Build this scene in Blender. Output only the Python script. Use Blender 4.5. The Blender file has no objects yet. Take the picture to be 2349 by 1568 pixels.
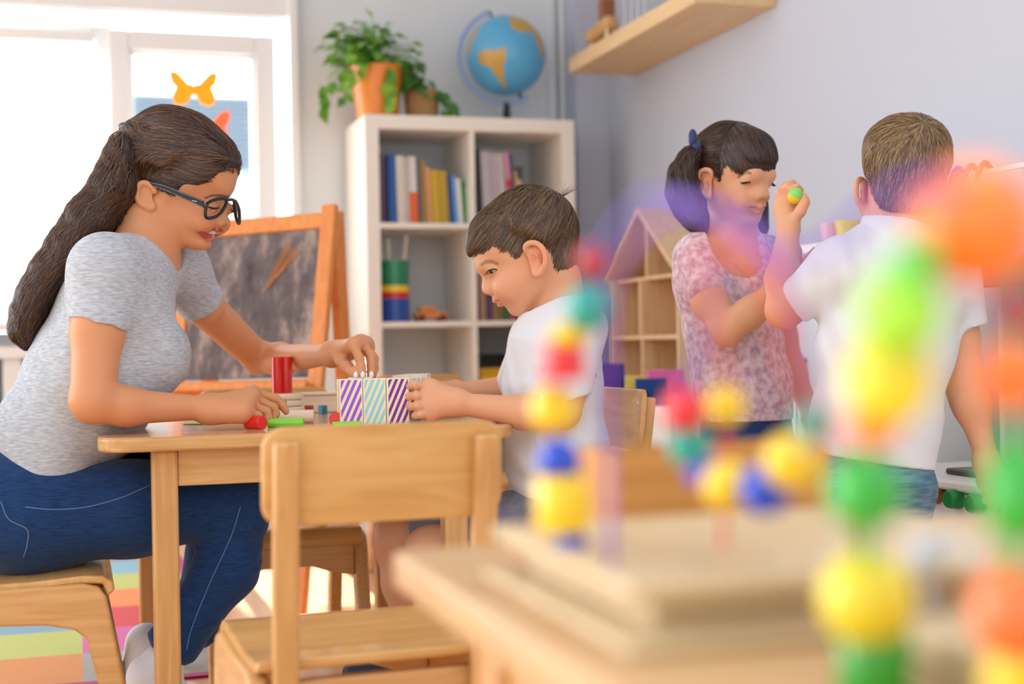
import bpy, bmesh, math, random
import numpy as np
from mathutils import Vector, Matrix, Euler
random.seed(7); RNG = np.random.default_rng(11)
SC = bpy.context.scene; COL = SC.collection
# ---------------- camera ----------------
FPX, CX, CY, ROLL, YAW, CZ = 3262.0, 1174.5, 784.0, 0.0175, math.radians(17), 0.676
cY, sY = math.cos(YAW), math.sin(YAW)
cam = bpy.data.cameras.new('camera'); camo = bpy.data.objects.new('camera', cam); COL.objects.link(camo)
cam.sensor_width = 36; cam.lens = 36*FPX/2349; cam.clip_start = .02; cam.clip_end = 200
camo.matrix_world = Matrix.Translation((0, 0, CZ)) @ Matrix.Rotation(-YAW, 4, 'Z') @ Matrix.Rotation(math.pi/2, 4, 'X') @ Matrix.Rotation(-ROLL, 4, 'Z')
cam.dof.use_dof = True; cam.dof.focus_distance = 2.52; cam.dof.aperture_fstop = 2.5
SC.camera = camo
# ---------------- light ----------------
SC.view_settings.view_transform = 'Standard'; SC.view_settings.look = 'None'
SC.view_settings.gamma = 1; SC.view_settings.use_curve_mapping = False
SC.view_settings.exposure = 0.78
SC.cycles.max_bounces = 7; SC.cycles.diffuse_bounces = 4; SC.cycles.glossy_bounces = 3; SC.cycles.transmission_bounces = 6; SC.cycles.transparent_max_bounces = 8
SC.cycles.caustics_reflective = False; SC.cycles.caustics_refractive = False
W = bpy.data.worlds.new('sky'); SC.world = W; W.use_nodes = True
wt = W.node_tree; bg = wt.nodes['Background']; bg.inputs[0].default_value = (.93, .97, 1, 1)
_tc = wt.nodes.new('ShaderNodeTexCoord'); _sp = wt.nodes.new('ShaderNodeSeparateXYZ'); _mr = wt.nodes.new('ShaderNodeMapRange')   # hazy sky, brighter towards the sun
wt.links.new(_tc.outputs['Generated'], _sp.inputs[0]); wt.links.new(_sp.outputs[1], _mr.inputs[0]); wt.links.new(_mr.outputs[0], bg.inputs[1])
for _i, _v in ((1, -.1), (2, .7), (3, .86), (4, 5.0)): _mr.inputs[_i].default_value = _v
sun = bpy.data.lights.new('sun', 'SUN'); sun.energy = 9; sun.angle = math.radians(1.2); sun.color = (1, .93, .82)
so = bpy.data.objects.new('sun', sun); COL.objects.link(so); so.location = (-2, 9, 6)
so.rotation_euler = Vector((.11, -1, -.84)).to_track_quat('-Z', 'Y').to_euler()
# ---------------- pixel -> place helpers (2349x1568 frame) ----------------
def deroll(px, py):
    u, v = px-CX, py-CY
    return u-ROLL*v, v+ROLL*u
def c2w(X, Y, D): return Vector((cY*X+sY*D, -sY*X+cY*D, CZ+Y))
def at(px, py, D):
    u, v = deroll(px, py); return c2w(u/FPX*D, -v/FPX*D, D)
def _ray(px, py):
    o = Vector((0, 0, CZ)); return o, at(px, py, 1)-o
def aty(px, py, y):
    o, r = _ray(px, py); return o+r*(y/r.y)
def atx(px, py, x):
    o, r = _ray(px, py); return o+r*(x/r.x)
def atz(px, py, z):
    o, r = _ray(px, py); return o+r*((z-CZ)/r.z)
RIGHT = Vector((cY, -sY, 0)); FWD = Vector((sY, cY, 0)); UP = Vector((0, 0, 1))
# ---------------- tagging ----------------
def tag(o, label=None, cat=None, group=None, kind=None):
    if label: o['label'] = label
    if cat: o['category'] = cat
    if group: o['group'] = group
    if kind: o['kind'] = kind
    return o
def thing(name, label, cat, loc=(0, 0, 0), rz=0, group=None):
    o = bpy.data.objects.new(name, None); COL.objects.link(o); o.empty_display_size = .05
    o.location = loc; o.rotation_euler = (0, 0, rz)
    return tag(o, label, cat, group)
def basis(o):
    m = Matrix.Identity(4)
    while o is not None:
        m = o.matrix_basis @ m; o = o.parent
    return m
def copy_tree(o, parent=None):
    c = o.copy(); COL.objects.link(c)
    if parent is not None: c.parent = parent
    for ch in list(o.children): copy_tree(ch, c)
    return c
# ---------------- mesh builder ----------------
def link_mesh(name, me, mat, parent=None, world=False, bevel=0, seg=2, smooth=True, ang=40):
    if parent is not None and world:
        me.transform(basis(parent).inverted())
    if mat: me.materials.append(mat)
    if smooth:
        me.shade_smooth()
        if ang: me.set_sharp_from_angle(angle=math.radians(ang))
    o = bpy.data.objects.new(name, me); COL.objects.link(o)
    if parent is not None: o.parent = parent
    if bevel:
        b = o.modifiers.new('bevel', 'BEVEL'); b.width = bevel; b.segments = seg; b.limit_method = 'ANGLE'; b.angle_limit = math.radians(50)
        b.harden_normals = False
    return o
class MB:
    def __init__(s): s.v = []; s.f = []
    def add(s, v, f):
        n = len(s.v); s.v += [tuple(x) for x in v]; s.f += [tuple(i+n for i in q) for q in f]; return s
    def box(s, lo, hi, M=None):
        x0, y0, z0 = lo; x1, y1, z1 = hi
        v = [Vector(p) for p in ((x0,y0,z0),(x1,y0,z0),(x1,y1,z0),(x0,y1,z0),(x0,y0,z1),(x1,y0,z1),(x1,y1,z1),(x0,y1,z1))]
        if M is not None: v = [M @ p for p in v]
        return s.add(v, [(0,3,2,1),(4,5,6,7),(0,1,5,4),(1,2,6,5),(2,3,7,6),(3,0,4,7)])
    def bar(s, a, b, w, d, up=(0, 0, 1)):
        """rectangular bar from a to b; w across, d along the second cross axis"""
        a, b = Vector(a), Vector(b); t = (b-a).normalized(); u = Vector(up)
        if abs(t.dot(u)) > .98: u = Vector((0, 1, 0))
        x = t.cross(u).normalized()*w/2; y = x.normalized().cross(t)*d/2
        v = [a-x-y, a+x-y, a+x+y, a-x+y, b-x-y, b+x-y, b+x+y, b-x+y]
        return s.add(v, [(0,3,2,1),(4,5,6,7),(0,1,5,4),(1,2,6,5),(2,3,7,6),(3,0,4,7)])
    def tube(s, pts, r, n=10, cap=True, squash=None):
        pts = [Vector(p) for p in pts]; m = len(pts)
        rr = [r]*m if not hasattr(r, '__len__') else list(r)
        t0 = (pts[1]-pts[0]).normalized(); u = Vector((0, 0, 1)) if abs(t0.z) < .9 else Vector((1, 0, 0))
        nrm = t0.cross(u).normalized(); v = []
        for i, p in enumerate(pts):
            t = (pts[min(i+1, m-1)]-pts[max(i-1, 0)]).normalized()
            nrm = (nrm-t*nrm.dot(t)).normalized(); bn = t.cross(nrm)
            for k in range(n):
                a = 2*math.pi*k/n; v.append(p+(nrm*math.cos(a)+bn*math.sin(a))*rr[i])
        f = [(i*n+k, i*n+(k+1) % n, (i+1)*n+(k+1) % n, (i+1)*n+k) for i in range(m-1) for k in range(n)]
        if cap: f += [tuple(range(n))[::-1], tuple(range((m-1)*n, m*n))]
        return s.add(v, f)
    def lathe(s, prof, n=32, M=None):
        v = []; f = []
        for r, z in prof:
            for k in range(n):
                a = 2*math.pi*k/n; p = Vector((r*math.cos(a), r*math.sin(a), z)); v.append(M @ p if M is not None else p)
        for i in range(len(prof)-1):
            for k in range(n): f.append((i*n+k, i*n+(k+1) % n, (i+1)*n+(k+1) % n, (i+1)*n+k))
        if prof[0][0] > 1e-6: f.append(tuple(range(n))[::-1])
        if prof[-1][0] > 1e-6: f.append(tuple(range((len(prof)-1)*n, len(prof)*n)))
        return s.add(v, f)
    def ball(s, c, r, n=20, M=None):
        r = Vector((r, r, r)) if not hasattr(r, '__len__') else Vector(r); c = Vector(c); v = []; f = []; m = max(6, n//2)
        v.append(Vector((0, 0, 1)))
        for i in range(1, m):
            for k in range(n):
                th, ph = math.pi*i/m, 2*math.pi*k/n
                v.append(Vector((math.sin(th)*math.cos(ph), math.sin(th)*math.sin(ph), math.cos(th))))
        v.append(Vector((0, 0, -1)))
        for k in range(n): f.append((0, 1+k, 1+(k+1) % n))
        for i in range(m-2):
            for k in range(n): f.append((1+i*n+k, 1+(i+1)*n+k, 1+(i+1)*n+(k+1) % n, 1+i*n+(k+1) % n))
        L = len(v)-1; b = 1+(m-2)*n
        for k in range(n): f.append((L, b+(k+1) % n, b+k))
        w = []
        for p in v:
            q = Vector((p.x*r.x, p.y*r.y, p.z*r.z))
            if M is not None: q = M.to_3x3() @ q
            w.append(c+q)
        return s.add(w, f)
    def prism(s, poly, d0, d1, M):
        """poly 2D in local xy of M, extruded along local z from d0 to d1"""
        n = len(poly)
        v = [M @ Vector((p[0], p[1], d0)) for p in poly]+[M @ Vector((p[0], p[1], d1)) for p in poly]
        f = [tuple(range(n))[::-1], tuple(range(n, 2*n))]+[(i, (i+1) % n, n+(i+1) % n, n+i) for i in range(n)]
        return s.add(v, f)
    def mesh(s, name):
        me = bpy.data.meshes.new(name); me.from_pydata(s.v, [], s.f)
        bm = bmesh.new(); bm.from_mesh(me); bmesh.ops.recalc_face_normals(bm, faces=bm.faces); bm.to_mesh(me); bm.free()
        return me
    def build(s, name, mat, parent=None, **kw): return link_mesh(name, s.mesh(name), mat, parent, **kw)
def struct(name, mb, mat, **kw):
    o = mb.build(name, mat, **kw); o['kind'] = 'structure'; return o
def frameM(o, x, y, z):
    m = Matrix.Identity(4)
    for i, a in enumerate((x, y, z)):
        a = Vector(a).normalized()
        for j in range(3): m[j][i] = a[j]
    for j in range(3): m[j][3] = o[j]
    return m
def round_rect(w, h, r, n=6):
    p = []
    for cx, cy, a0 in ((w/2-r, h/2-r, 0), (-w/2+r, h/2-r, 90), (-w/2+r, -h/2+r, 180), (w/2-r, -h/2+r, 270)):
        for k in range(n+1):
            a = math.radians(a0+90*k/n); p.append((cx+r*math.cos(a), cy+r*math.sin(a)))
    return p
def spline(pts, n=8):
    """Catmull-Rom through pts"""
    P = [Vector(p) for p in pts]; P = [2*P[0]-P[1]]+P+[2*P[-1]-P[-2]]; out = []
    for i in range(1, len(P)-2):
        for k in range(n):
            t = k/n; a, b, c, d = P[i-1:i+3]
            out.append(.5*((2*b)+(c-a)*t+(2*a-5*b+4*c-d)*t*t+(3*b-a-3*c+d)*t**3))
    out.append(P[-2]); return out
# ---------------- materials ----------------
def lin(c):
    f = lambda x: x/12.92 if x <= .04045 else ((x+.055)/1.055)**2.4
    return tuple(f(x/255) for x in c)+(1,)
def nodes(name):
    m = bpy.data.materials.new(name); m.use_nodes = True; nt = m.node_tree
    return m, nt, nt.nodes['Principled BSDF']
def plain(name, rgb, rough=.5, spec=.5, metal=0, coat=0, sss=0, trans=0, bump=0, bscale=200, emit=0, sheen=0):
    m, nt, b = nodes(name)
    b.inputs['Base Color'].default_value = lin(rgb); b.inputs['Roughness'].default_value = rough
    b.inputs['Specular IOR Level'].default_value = spec; b.inputs['Metallic'].default_value = metal
    b.inputs['Coat Weight'].default_value = coat; b.inputs['Transmission Weight'].default_value = trans
    b.inputs['Sheen Weight'].default_value = sheen
    if sss:
        b.inputs['Subsurface Weight'].default_value = sss; b.inputs['Subsurface Radius'].default_value = (1, .35, .2); b.inputs['Subsurface Scale'].default_value = .006
    if bump:
        n = nt.nodes.new('ShaderNodeTexNoise'); n.inputs['Scale'].default_value = bscale; n.inputs['Detail'].default_value = 3
        t = nt.nodes.new('ShaderNodeTexCoord'); nt.links.new(t.outputs['Object'], n.inputs['Vector'])
        bn = nt.nodes.new('ShaderNodeBump'); bn.inputs['Strength'].default_value = bump; bn.inputs['Distance'].default_value = .002
        nt.links.new(n.outputs[0], bn.inputs['Height']); nt.links.new(bn.outputs[0], b.inputs['Normal'])
    return m
def mottled(name, c1, c2, stretch=(1, 1, 1), scale=10, rough=.5, spec=.4, detail=4, lo=.3, hi=.7, bump=0, coat=0, sheen=0, distort=0):
    """two-tone material from noise stretched per axis in object space (wood grain, melange cloth, denim)"""
    m, nt, b = nodes(name); N = nt.nodes.new; L = nt.links.new
    t = N('ShaderNodeTexCoord'); mp = N('ShaderNodeMapping'); mp.inputs['Scale'].default_value = stretch
    n = N('ShaderNodeTexNoise'); n.inputs['Scale'].default_value = scale; n.inputs['Detail'].default_value = detail; n.inputs['Distortion'].default_value = distort
    r = N('ShaderNodeValToRGB'); r.color_ramp.elements[0].position = lo; r.color_ramp.elements[1].position = hi
    r.color_ramp.elements[0].color = lin(c1); r.color_ramp.elements[1].color = lin(c2)
    L(t.outputs['Object'], mp.inputs['Vector']); L(mp.outputs[0], n.inputs['Vector']); L(n.outputs[0], r.inputs[0]); L(r.outputs[0], b.inputs['Base Color'])
    b.inputs['Roughness'].default_value = rough; b.inputs['Specular IOR Level'].default_value = spec; b.inputs['Coat Weight'].default_value = coat
    b.inputs['Sheen Weight'].default_value = sheen
    if bump:
        bn = N('ShaderNodeBump'); bn.inputs['Strength'].default_value = bump; bn.inputs['Distance'].default_value = .001
        L(n.outputs[0], bn.inputs['Height']); L(bn.outputs[0], b.inputs['Normal'])
    return m
def wood(name, c1, c2, axis='x', rough=.38, scale=6, coat=.15, k=14):
    st = {'x': (1, k, k), 'y': (k, 1, k), 'z': (k, k, 1)}[axis]
    return mottled(name, c1, c2, st, scale, rough, .45, 5, .3, .72, .06, coat, distort=.6)
def attr_mat(name, rough=.5, spec=.4, sss=0, bump=0, bscale=150, sheen=0, coat=0, aniso=0):
    """base colour from the mesh colour attribute 'tint'"""
    m = plain(name, (128, 128, 128), rough, spec, 0, coat, sss, 0, bump, bscale, 0, sheen)
    nt = m.node_tree; a = nt.nodes.new('ShaderNodeAttribute'); a.attribute_name = 'tint'
    nt.links.new(a.outputs['Color'], nt.nodes['Principled BSDF'].inputs['Base Color'])
    nt.nodes['Principled BSDF'].inputs['Anisotropic'].default_value = aniso
    return m
def set_tint(me, cols):
    """per-vertex linear colours (n,3)"""
    a = me.color_attributes.new('tint', 'FLOAT_COLOR', 'POINT')
    c = np.ones((len(cols), 4), np.float32); c[:, :3] = cols; a.data.foreach_set('color', c.ravel())
def L3(c): return np.array(lin(c)[:3])
M = {}
M['beech'] = wood('beech_wood', (202, 150, 90), (220, 174, 116), 'x')
M['beech_y'] = wood('beech_wood_across', (202, 150, 90), (220, 174, 116), 'y')
M['beech_z'] = wood('beech_wood_upright', (196, 144, 84), (216, 168, 108), 'z')
M['ply'] = wood('plywood_seat', (202, 150, 84), (222, 176, 112), 'x', .3, 5, .25, 9)
M['tabletop'] = wood('table_laminate', (214, 158, 112), (230, 182, 138), 'x', .22, 5, .35)
M['edge'] = wood('table_edge', (196, 146, 84), (218, 174, 114), 'x', .35)
M['pale'] = wood('pale_birch', (242, 226, 196), (250, 240, 218), 'x', .4)
M['pale_z'] = wood('pale_birch_upright', (242, 226, 196), (250, 240, 218), 'z', .4)
M['maze_wood'] = wood('maze_birch', (196, 170, 130), (212, 188, 148), 'x', .45)
M['front_top'] = wood('front_table_birch', (196, 154, 108), (212, 174, 130), 'x', .4)
M['pine'] = wood('pine_wood', (222, 180, 132), (240, 210, 168), 'z', .5, 5)
M['orange_wood'] = wood('orange_stained_wood', (226, 134, 62), (240, 156, 84), 'z', .4, 5)
M['shelfwood'] = wood('birch_veneer', (222, 186, 136), (234, 202, 154), 'y', .5, 4, 0)
M['cream'] = plain('cream_laminate', (246, 238, 226), .4)
M['white'] = plain('white_lacquer', (244, 244, 243), .35)
M['whitewall'] = plain('white_wall_paint', (231, 235, 238), .8, .2, bump=.05, bscale=90)
M['greywall'] = plain('lilac_grey_wall_paint', (198, 202, 215), .85, .2, bump=.05, bscale=90)
M['pvc'] = plain('window_pvc', (240, 240, 240), .35)
M['red'] = plain('red_paint', (222, 36, 28), .25, .5, coat=.3)
M['green'] = plain('green_paint', (128, 210, 44), .3, coat=.3)
M['steel'] = plain('steel', (200, 200, 200), .3, metal=1)
M['black'] = plain('black_plastic', (22, 22, 24), .3)
# ================= the setting =================
YB, XR, ZC = 5.36, 2.0, 2.62
M['floor'] = mottled('oak_parquet', (216, 166, 118), (234, 192, 146), (12, 1.2, 1), 4, .3, .5, 5, .25, .75, .03, .2)
struct('floor', MB().box((-3.2, -1.5, -.05), (XR+.2, YB+.2, 0)), M['floor'], smooth=False)
struct('ceiling', MB().box((-3.2, 1.2, ZC), (XR+.2, YB+.2, ZC+.1)), M['whitewall'], smooth=False)
WX0, WX1, WX2, WX3, WZ0, WZ1 = -1.5, .08, .18, .654, .83, 1.80      # clear openings
w = MB(); B = w.box
B((-3.2, YB, 0), (XR+.2, YB+.22, .74)); B((-3.2, YB, 1.90), (XR+.2, YB+.22, ZC))
B((-3.2, YB, .74), (-1.62, YB+.22, 1.90)); B((.775, YB, .74), (XR+.2, YB+.22, 1.90))
struct('wall_back', w, M['whitewall'], smooth=False)
struct('wall_right', MB().box((XR, -1.5, 0), (XR+.2, YB+.2, ZC)), M['greywall'], smooth=False)
struct('wall_corner', MB().box((1.868, 5.2, 0), (XR, YB, ZC)), M['greywall'], smooth=False)
struct('trim_1', MB().box((1.80, YB-.03, 0), (1.835, YB, ZC)).box((1.845, YB-.045, 0), (1.868, YB, ZC)), M['whitewall'], bevel=.006)
struct('trim_2', MB().box((-3.2, YB-.03, 1.905), (.80, YB, 1.985)), M['pvc'], bevel=.008)
struct('trim_3', MB().box((.775, YB-.05, .60), (.81, YB, ZC)), M['pvc'], bevel=.006)
struct('baseboard_back', MB().box((.8, YB-.015, 0), (1.868, YB, .08)), M['white'], bevel=.003)
struct('baseboard_right', MB().box((XR-.015, -1.5, 0), (XR, 5.2, .08)), M['white'], bevel=.003)
def window(name, x0, x1, z0, z1, fr, y=YB+.02):
    f = MB(); o0, o1, p0, p1 = x0-fr, x1+fr, z0-fr, z1+fr
    d0, d1 = y, y+.07
    f.box((o0, d0, p0), (x0, d1, p1)); f.box((x1, d0, p0), (o1, d1, p1)); f.box((x0, d0, p0), (x1, d1, z0)); f.box((x0, d0, z1), (x1, d1, p1))
    g = .014
    f.box((x0, d0+.02, z0), (x0+g, d1-.02, z1)); f.box((x1-g, d0+.02, z0), (x1, d1-.02, z1)); f.box((x0, d0+.02, z1-g), (x1, d1-.02, z1)); f.box((x0, d0+.02, z0), (x1, d1-.02, z0+g))
    o = f.build(name, M['pvc'], bevel=.006); o['kind'] = 'structure'
    gl = MB().box((x0, y+.03, z0), (x1, y+.034, z1)).build('glass', M['glass'], o)
    return o
m, nt, b = nodes('window_glass'); tr = nt.nodes.new('ShaderNodeBsdfTransparent'); gl = nt.nodes.new('ShaderNodeBsdfGlossy'); gl.inputs['Roughness'].default_value = .02
mx = nt.nodes.new('ShaderNodeMixShader'); mx.inputs[0].default_value = .06
nt.links.new(tr.outputs[0], mx.inputs[1]); nt.links.new(gl.outputs[0], mx.inputs[2]); nt.links.new(mx.outputs[0], nt.nodes['Material Output'].inputs[0]); M['glass'] = m
window('window_1', WX0, WX1, WZ0, WZ1-.0, .055)
w2 = window('window_2', WX2+.02, WX3, WZ0+.02, 1.765, .075, YB+.0)
MB().box((WX2-.03, YB-.035, 1.22), (WX2-.01, YB, 1.25)).box((WX2-.026, YB-.05, 1.12), (WX2-.014, YB-.035, 1.25)).build('window_handle', M['pvc'], w2, bevel=.003)
struct('trim_4', MB().box((-1.6, YB-.12, .745), (.79, YB+.02, .775)), M['white'], bevel=.006)
# white roller blind drawn down over window_1
m, nt, b = nodes('blind_fabric'); tl_ = nt.nodes.new('ShaderNodeBsdfTranslucent'); df_ = nt.nodes.new('ShaderNodeBsdfDiffuse'); mx = nt.nodes.new('ShaderNodeMixShader'); mx.inputs[0].default_value = .62
for q in (tl_, df_): q.inputs[0].default_value = lin((250, 250, 249))
nt.links.new(df_.outputs[0], mx.inputs[1]); nt.links.new(tl_.outputs[0], mx.inputs[2]); nt.links.new(mx.outputs[0], nt.nodes['Material Output'].inputs[0])
rl = thing('roller_blind', 'white roller blind drawn down over the large window at the left', 'blind', (-.70, YB-.04, .84))
MB().box((-1.43, YB-.055, 1.775), (.07, YB-.005, 1.815)).build('head_rail', M['white'], rl, world=True, bevel=.006)
MB().box((-1.43, YB-.045, 1.755), (.07, YB-.02, 1.768)).build('roller', M['white'], rl, world=True, bevel=.005)
MB().box((-1.42, YB-.031, .85), (.066, YB-.030, 1.76)).build('fabric', m, rl, world=True, smooth=False)
MB().box((-1.42, YB-.036, .838), (.066, YB-.025, .856)).build('bottom_bar', M['white'], rl, world=True, bevel=.003)
# the building across the street
bh = thing('neighbour_building', 'pale grey building with a closed slatted shutter outside the narrow window', 'building', (0, 14, 0))
z0 = aty(440, 218, 14).z
bx0 = aty(296, 300, 14).x; BW = MB().box((bx0, 14, -3), (aty(578, 300, 14).x, 17, z0)); BW.build('facade', plain('facade', (205, 220, 214), .9), bh, world=True)
sh = MB()
for k in range(14): sh.box((bx0+.05, 13.96, z0-.06-.05*k), (aty(574, 300, 14).x, 14, z0-.03-.05*k))
sh.build('shutter', plain('shutter_blue_grey', (120, 142, 168), .7), bh, world=True)
# butterflies stuck to the glass
def butterfly(name, px, py, s, mat, label):
    c = aty(px, py, YB-.0)
    half = [(0, .028), (.015, .04), (.03, .036), (.10, .112), (.145, .12), (.155, .09), (.14, .035), (.115, .012), (.135, -.03), (.13, -.085), (.09, -.105), (.04, -.085), (.012, -.035), (0, -.032)]
    poly = [(x*s, y*s) for x, y in half]+[(-x*s, y*s) for x, y in half[::-1][1:-1]]
    mb = MB().prism(poly, -.001, .001, frameM((c.x, YB+.022, c.z), (1, 0, 0), (0, 0, 1), (0, -1, 0)))
    nt = mat.node_tree; bs = nt.nodes['Principled BSDF']; tr_ = nt.nodes.new('ShaderNodeBsdfTranslucent'); tr_.inputs[0].default_value = bs.inputs['Base Color'].default_value
    mx = nt.nodes.new('ShaderNodeMixShader'); mx.inputs[0].default_value = .22; nt.links.new(bs.outputs[0], mx.inputs[1]); nt.links.new(tr_.outputs[0], mx.inputs[2]); nt.links.new(mx.outputs[0], nt.nodes['Material Output'].inputs[0])
    return tag(mb.build(name, mat, smooth=False), label, 'window sticker')
butterfly('butterfly_sticker', 446, 203, .58, plain('yellow_card', (246, 186, 30), .6), 'yellow butterfly stuck on the narrow window above the woman')
butterfly('butterfly_sticker', 476, 292, .56, plain('orange_card', (250, 140, 90), .6), 'orange butterfly on the narrow window half hidden behind hair')
# radiator under window_1
rd = thing('radiator', 'white panel radiator under the large window', 'radiator', (-.75, YB-.08, .1))
rb = MB()
for k in range(16): rb.box((-.62+.08*k, -.03, 0), (-.62+.08*k+.065, .03, .56))
rb.build('panel', M['white'], rd, bevel=.008)
gr = MB()
for k in range(31): gr.box((-.63+.042*k, -.045, .565), (-.63+.042*k+.026, .045, .585))
gr.box((-.64, -.05, .55), (.67, -.045, .59)); gr.build('grille', M['white'], rd)
# rug
sq = .28; cols = [[(222,140,60),(190,200,100),(120,165,190),(165,165,162),(228,120,190),(240,220,80)], [(165,165,162),(216,90,172),(218,30,46),(240,138,56),(196,206,110),(130,190,216)],
    [(216,90,172),(120,165,190),(240,138,56),(218,30,46),(165,165,162),(196,206,110)], [(196,206,110),(218,30,46),(165,165,162),(130,190,216),(240,138,56),(216,90,172)], [(218,30,46),(240,138,56),(196,206,110),(216,90,172),(120,165,190),(165,165,162)]]
vs = []; fs = []; tc = []
def rug_quad(x0, y0, x1, y1, c, n=1):
    b = len(vs); vs.extend([(x0, y0, .006), (x1, y0, .006), (x1, y1, .006), (x0, y1, .006)]); fs.append((b, b+1, b+2, b+3)); tc.extend([L3(c)]*4)
for ci, xx in enumerate((-.28, 0, -.56, -.84, -1.12)):
    for k in range(6): rug_quad(xx, 3.0+sq*k, xx+sq, 3.0+sq*(k+1), cols[ci][k])
MG = (176, 30, 110)
rug_quad(-1.15, 2.97, .31, 3.0, MG); rug_quad(-1.15, 4.68, .31, 4.71, MG); rug_quad(.28, 3.0, .31, 4.68, MG); rug_quad(-1.15, 3.0, -1.12, 4.68, MG)
b = len(vs)
ring = [(-1.15, 2.97), (.31, 2.97), (.31, 4.71), (-1.15, 4.71)]
for (x, y) in ring: vs.append((x, y, .006)); tc.append(L3(MG))
for (x, y) in ring: vs.append((x, y, 0)); tc.append(L3(MG))
for k in range(4): fs.append((b+k, b+4+k, b+4+(k+1) % 4, b+(k+1) % 4))
me = bpy.data.meshes.new('rug'); me.from_pydata(vs, [], fs); set_tint(me, np.array(tc))
tag(link_mesh('rug', me, attr_mat('rug_pile', .95, .1, bump=.6, bscale=260, sheen=.3), smooth=False), 'rug of bright coloured squares on the floor behind the table', 'rug')
# ================= bookcase and what is on it =================
BX0, BX1, BY0, BY1, BH = .983, 1.768, 4.949, 5.335, 1.49
bc = thing('bookcase', 'cream open bookcase with two columns of compartments against the back wall', 'bookcase', (BX0, BY0, 0))
t, ti, dp, wd = .05, .019, BY1-BY0, BX1-BX0
cw = (wd-2*t-ti)/2; ch = (BH-2*t-3*ti)/4
def bpart(nm, lo, hi): return MB().box(lo, hi).build(nm, M['cream'], bc, bevel=.0015)
bpart('side_panel', (0, 0, 0), (t, dp, BH)); bpart('side_panel', (wd-t, 0, 0), (wd, dp, BH))
bpart('top_panel', (t, 0, BH-t), (wd-t, dp, BH)); bpart('bottom_panel', (t, 0, 0), (wd-t, dp, t))
bpart('divider', (t+cw, 0.002, t), (t+cw+ti, dp, BH-t))
def cellz(r): return t+(3-r)*(ch+ti)      # floor of row r (0 = top)
def cellx(c): return t+c*(cw+ti)
for r in range(3):
    for c in range(2): bpart('shelf', (cellx(c), .002, cellz(r)-ti), (cellx(c)+cw, dp, cellz(r)))
BOOKM = {}
def bookmat(c):
    if c not in BOOKM: BOOKM[c] = plain('book_%02x%02x%02x' % c, c, .45)
    return BOOKM[c]
M['paper'] = plain('page_paper', (236, 230, 216), .9)
def book(x, y, z, w, h, d, lean, c, label, group, band=None, spiral=False):
    o = thing('spiral_notebook' if spiral else 'book', label, 'notebook' if spiral else 'book', (x, y, z), 0, group)
    o.rotation_euler = (0, -math.radians(lean), 0)
    mb = MB().box((0, 0, 0), (w, .0025, h)).box((0, .0025, 0), (.002, d, h)).box((w-.002, .0025, 0), (w, d, h))
    mb.build('cover', bookmat(c), o, bevel=.0012)
    MB().box((.002, .0025, .003), (w-.002, d-.003, h-.003)).build('pages', M['paper'], o, smooth=False)
    if band: MB().box((-.0004, -.0006, h*band[1]), (w+.0004, .002, h*band[2])).build('spine_label', bookmat(band[0]), o, smooth=False)
    if spiral:
        s = MB()
        for k in range(22):
            zc = h*(k+.5)/22; s.tube([(w*.5+w*.47*math.cos(a), -.001+.006*math.sin(a), zc) for a in [2*math.pi*q/8 for q in range(9)]], .0011, 5)
        s.build('wire_binding', M['steel'], o)
    return o
def shelf_of(items, c, r, group, x=.004, dy=.045):
    pl = 0
    for (w, h, lean, col, label, band, sp) in items:
        lean = lean*.55; w = w*.97
        wl = w/math.cos(math.radians(lean)); x += h*(math.tan(math.radians(lean))-pl); pl = math.tan(math.radians(lean))
        book(BX0+cellx(c)+x+(w*0), BY0+dy+.02*random.random(), cellz(r)+.0008, w, h, .21-.03*random.random(), lean, col, label, group, band, sp)
        x += wl+.0012
P = 1/644
shelf_of([(6*P,.262,0,(34,92,60),'thin dark green book at the left end of the top shelf row',None,0),
 (9*P,.250,0,(120,92,122),'thin mauve book near the left end of the top shelf row',None,0),
 (8*P,.240,1,(60,40,92),'thin dark violet book beside the tall blue one',None,0),
 (17*P,.250,1,(26,92,170),'tall blue book left of the cream ones',None,0),
 (20*P,.244,2,(226,214,198),'wide cream book beside the tall blue one',None,0),
 (10*P,.236,2,(200,190,186),'thin pale grey book left of the orange spined one',None,0),
 (19*P,.243,2.5,(234,226,224),'white book with an orange lower spine',((244,106,36),.0,.47),0),
 (8*P,.240,3,(92,96,108),'thin slate grey book right of the orange spined one',None,0),
 (12*P,.232,3,(176,142,50),'mustard book left of the salmon one',None,0),
 (10*P,.206,4,(232,160,120),'thin salmon book left of the yellow books',None,0),
 (20*P,.196,5,(214,176,40),'yellow book, first of the two thick yellow ones',None,0),
 (22*P,.194,5.5,(196,160,44),'dull gold thick book right of the yellow one',None,0),
 (8*P,.182,6,(30,80,160),'thin dark blue book right of the gold one',None,0),
 (9*P,.176,6.5,(120,172,224),'thin sky blue book leaning to the left',None,0),
 (10*P,.165,7,(232,230,226),'thin white book left of the green one',None,0),
 (12*P,.158,8,(52,148,72),'green leaning book near the right end of the row',None,0),
 (9*P,.130,9,(214,190,176),'short beige leaning book near the right end of the row',None,0),
 (8*P,.118,10,(176,160,152),'shortest grey brown book at the right end of the row',None,0)], 0, 0, 'books in the top left compartment')
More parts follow.
